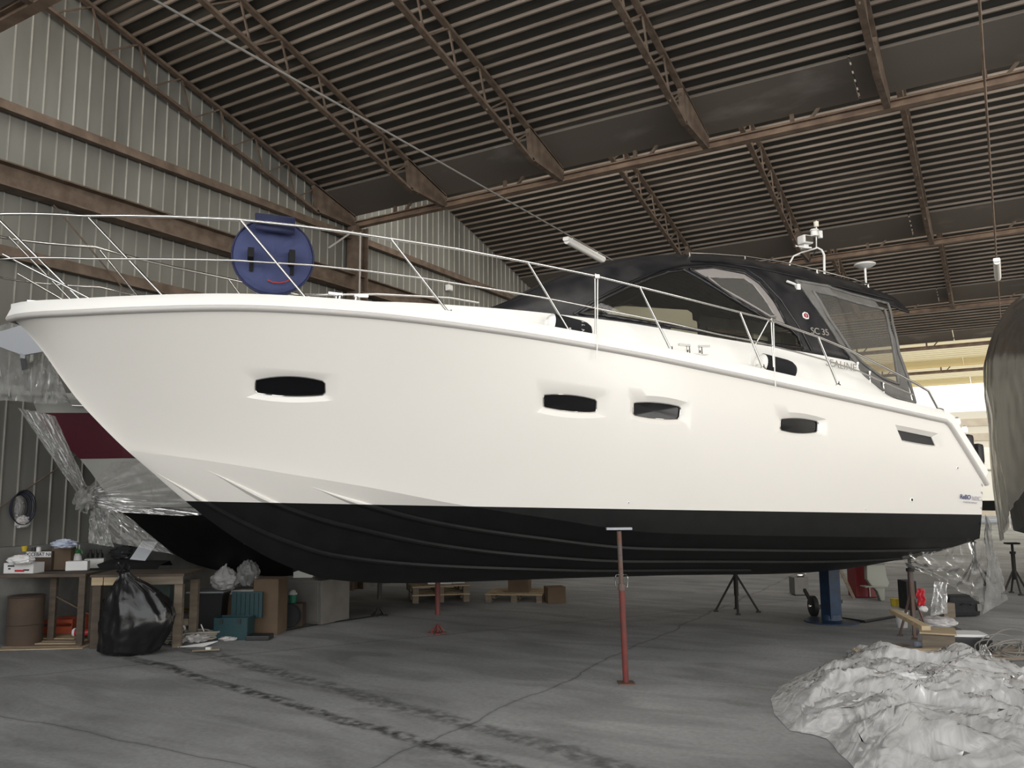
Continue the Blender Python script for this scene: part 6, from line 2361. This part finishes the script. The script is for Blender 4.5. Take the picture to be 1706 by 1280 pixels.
# rolled wire heap
t, k = ith('wire_heap', 'tangle of grey wire and rods at the right edge behind the polythene', 'wire', 1692, 1104)
rnd = random.Random(5)
for j in range(14):
    pts = []
    cx, cy, R_ = rnd.uniform(-0.1, 0.15), 0.3+rnd.uniform(-0.12, 0.12), rnd.uniform(0.1, 0.26)
    ph, tx = rnd.uniform(0, 6), rnd.uniform(-0.7, 0.7)
    for i in range(16):
        a = ph+i*0.36
        pts.append((cx+R_*math.cos(a), cy+R_*math.sin(a)*0.7, max(0.012, 0.10+R_*0.8*math.sin(a+tx)*math.sin(tx*2))))
    MB().tube(pts, 0.0065, 5).build('wire', 'wire_grey', t, smooth=60)
for j in range(5):
    MB().bar((-0.3+0.1*j, 0.1+0.05*j, 0.03+0.02*j), (0.6, 0.0+0.1*j, 0.03+0.01*j), 0.03, 0.02).build('rod', 'wood_grey', t)
# long white boards behind the polythene heap
P = floor_at(1520, 1108)
o = MB().box((0, 0.05, 0.08), (1.22, 0.03, 0.13)).box((0, 0.07, 0.15), (1.22, 0.06, 0.012)).build('long_board', 'wood_pale', loc=tuple(P), rz=CZ)
tag(o, 'long pale board standing on edge behind the polythene heap', 'board')
boxi('thin_offcut', 'thin wooden offcut on the floor left of the timber block', 'wood block', 1510, 1078, 16, 3, 0.1, 'wood_grey', 0, 0.4)

# --- the polythene heap in the right foreground
outl = [(1284, 1166), (1300, 1143), (1345, 1122), (1403, 1098), (1412, 1083), (1470, 1092), (1540, 1098), (1618, 1085), (1640, 1092), (1706, 1125), (1790, 1140), (1830, 1200), (1830, 1330),
        (1700, 1350), (1560, 1340), (1450, 1310), (1402, 1262), (1372, 1228), (1322, 1222), (1292, 1195)]
OP = [floor_at(x, y)[:2] for x, y in outl]
cen = floor_at(1560, 1190)[:2]
HP = thing('polythene_heap', 'big heap of crumpled clear polythene on the floor, right foreground', 'plastic sheet', (cen[0], cen[1], 0))
OPr = resample([(p[0], p[1], 0) for p in OP+[OP[0]]], 161)


def heap(seed, hmax, shrink, lift, jit, nu, nv):
    m_ = MB()
    rnd = random.Random(int(seed*100))
    J = {}

    def fn(u, v):
        i = int(round(u*(nu-1)))
        j = int(round(v*(nv-1)))
        e = OPr[int(round(u*160)) % 160][:2]
        key = (i % (nu-1), j)
        if key not in J:
            J[key] = [rnd.gauss(0, 1) for _ in range(3)]
        g = J[key]
        r = v
        q = (e-cen)*r*shrink
        x, y = q
        wx = x+0.35*fbm((x*0.9, y*0.9, seed), 1.0, 2)
        wy = y+0.35*fbm((x*0.9+7, y*0.9, seed), 1.0, 2)
        k1 = ridge((wx*0.8+seed, wy*1.5-seed, seed), 1.0, 2)-0.85
        k2 = ridge((wx*1.5+wy*1.2+seed, wy*3.6-wx*1.2, seed+5), 1.0, 2)-0.8
        env = (1-r**3.2)
        ed = min(1, env*2.5+0.25)
        h = hmax*env*(0.72+0.45*k1)+0.06*k2*ed+lift*env+g[2]*jit*0.9*ed
        return V(x+0.05*k2*ed+g[0]*jit*(1 if j else 0), y+0.05*k1*ed+g[1]*jit*(1 if j else 0), max(0.006, h))
    m_.grid(fn, nu, nv)
    return m_


heap(1.3, 0.30, 0.97, 0.06, 0.0035, 121, 70).build('upper_sheet', 'polythene_pile', HP, smooth=45, fix=False)
heap(11.2, 0.24, 0.985, 0.02, 0.004, 101, 60).build('inner_sheet', 'polythene_pile', HP, smooth=45, fix=False)
heap(7.7, 0.27, 0.95, 0.03, 0.004, 121, 50).build('middle_sheet', 'polythene_pile', HP, smooth=45, fix=False)
heap(4.1, 0.20, 1.0, 0.01, 0.007, 81, 50).build('lower_sheet', 'polythene_pile', HP, smooth=45, fix=False)
# two stiff folds standing up at the back
for (x0, y0, x1, y1, xt, yt, zt_) in ((1405, 1125, 1470, 1120, 1413, 1083, 0), (1600, 1130, 1680, 1135, 1634, 1074, 0)):
    a_, b_ = floor_at(x0, y0), floor_at(x1, y1)
    dd = ((a_-CAMP)@fl)*0.995
    c_ = at_depth(xt, yt, dd)
    A2 = [a_-V(cen[0], cen[1], 0)+V(0, 0, 0.05), (a_+c_)/2-V(cen[0], cen[1], 0), c_-V(cen[0], cen[1], 0)]
    B2 = [b_-V(cen[0], cen[1], 0)+V(0, 0, 0.05), (b_+c_)/2-V(cen[0], cen[1], 0), c_+rl*0.05-V(cen[0], cen[1], 0)]
    drape(A2, B2, 30, 20, 0.04, (3, 3), x0*0.01, toward=-fl).build('standing_fold', 'polythene_wrap', HP, smooth=60, fix=False)
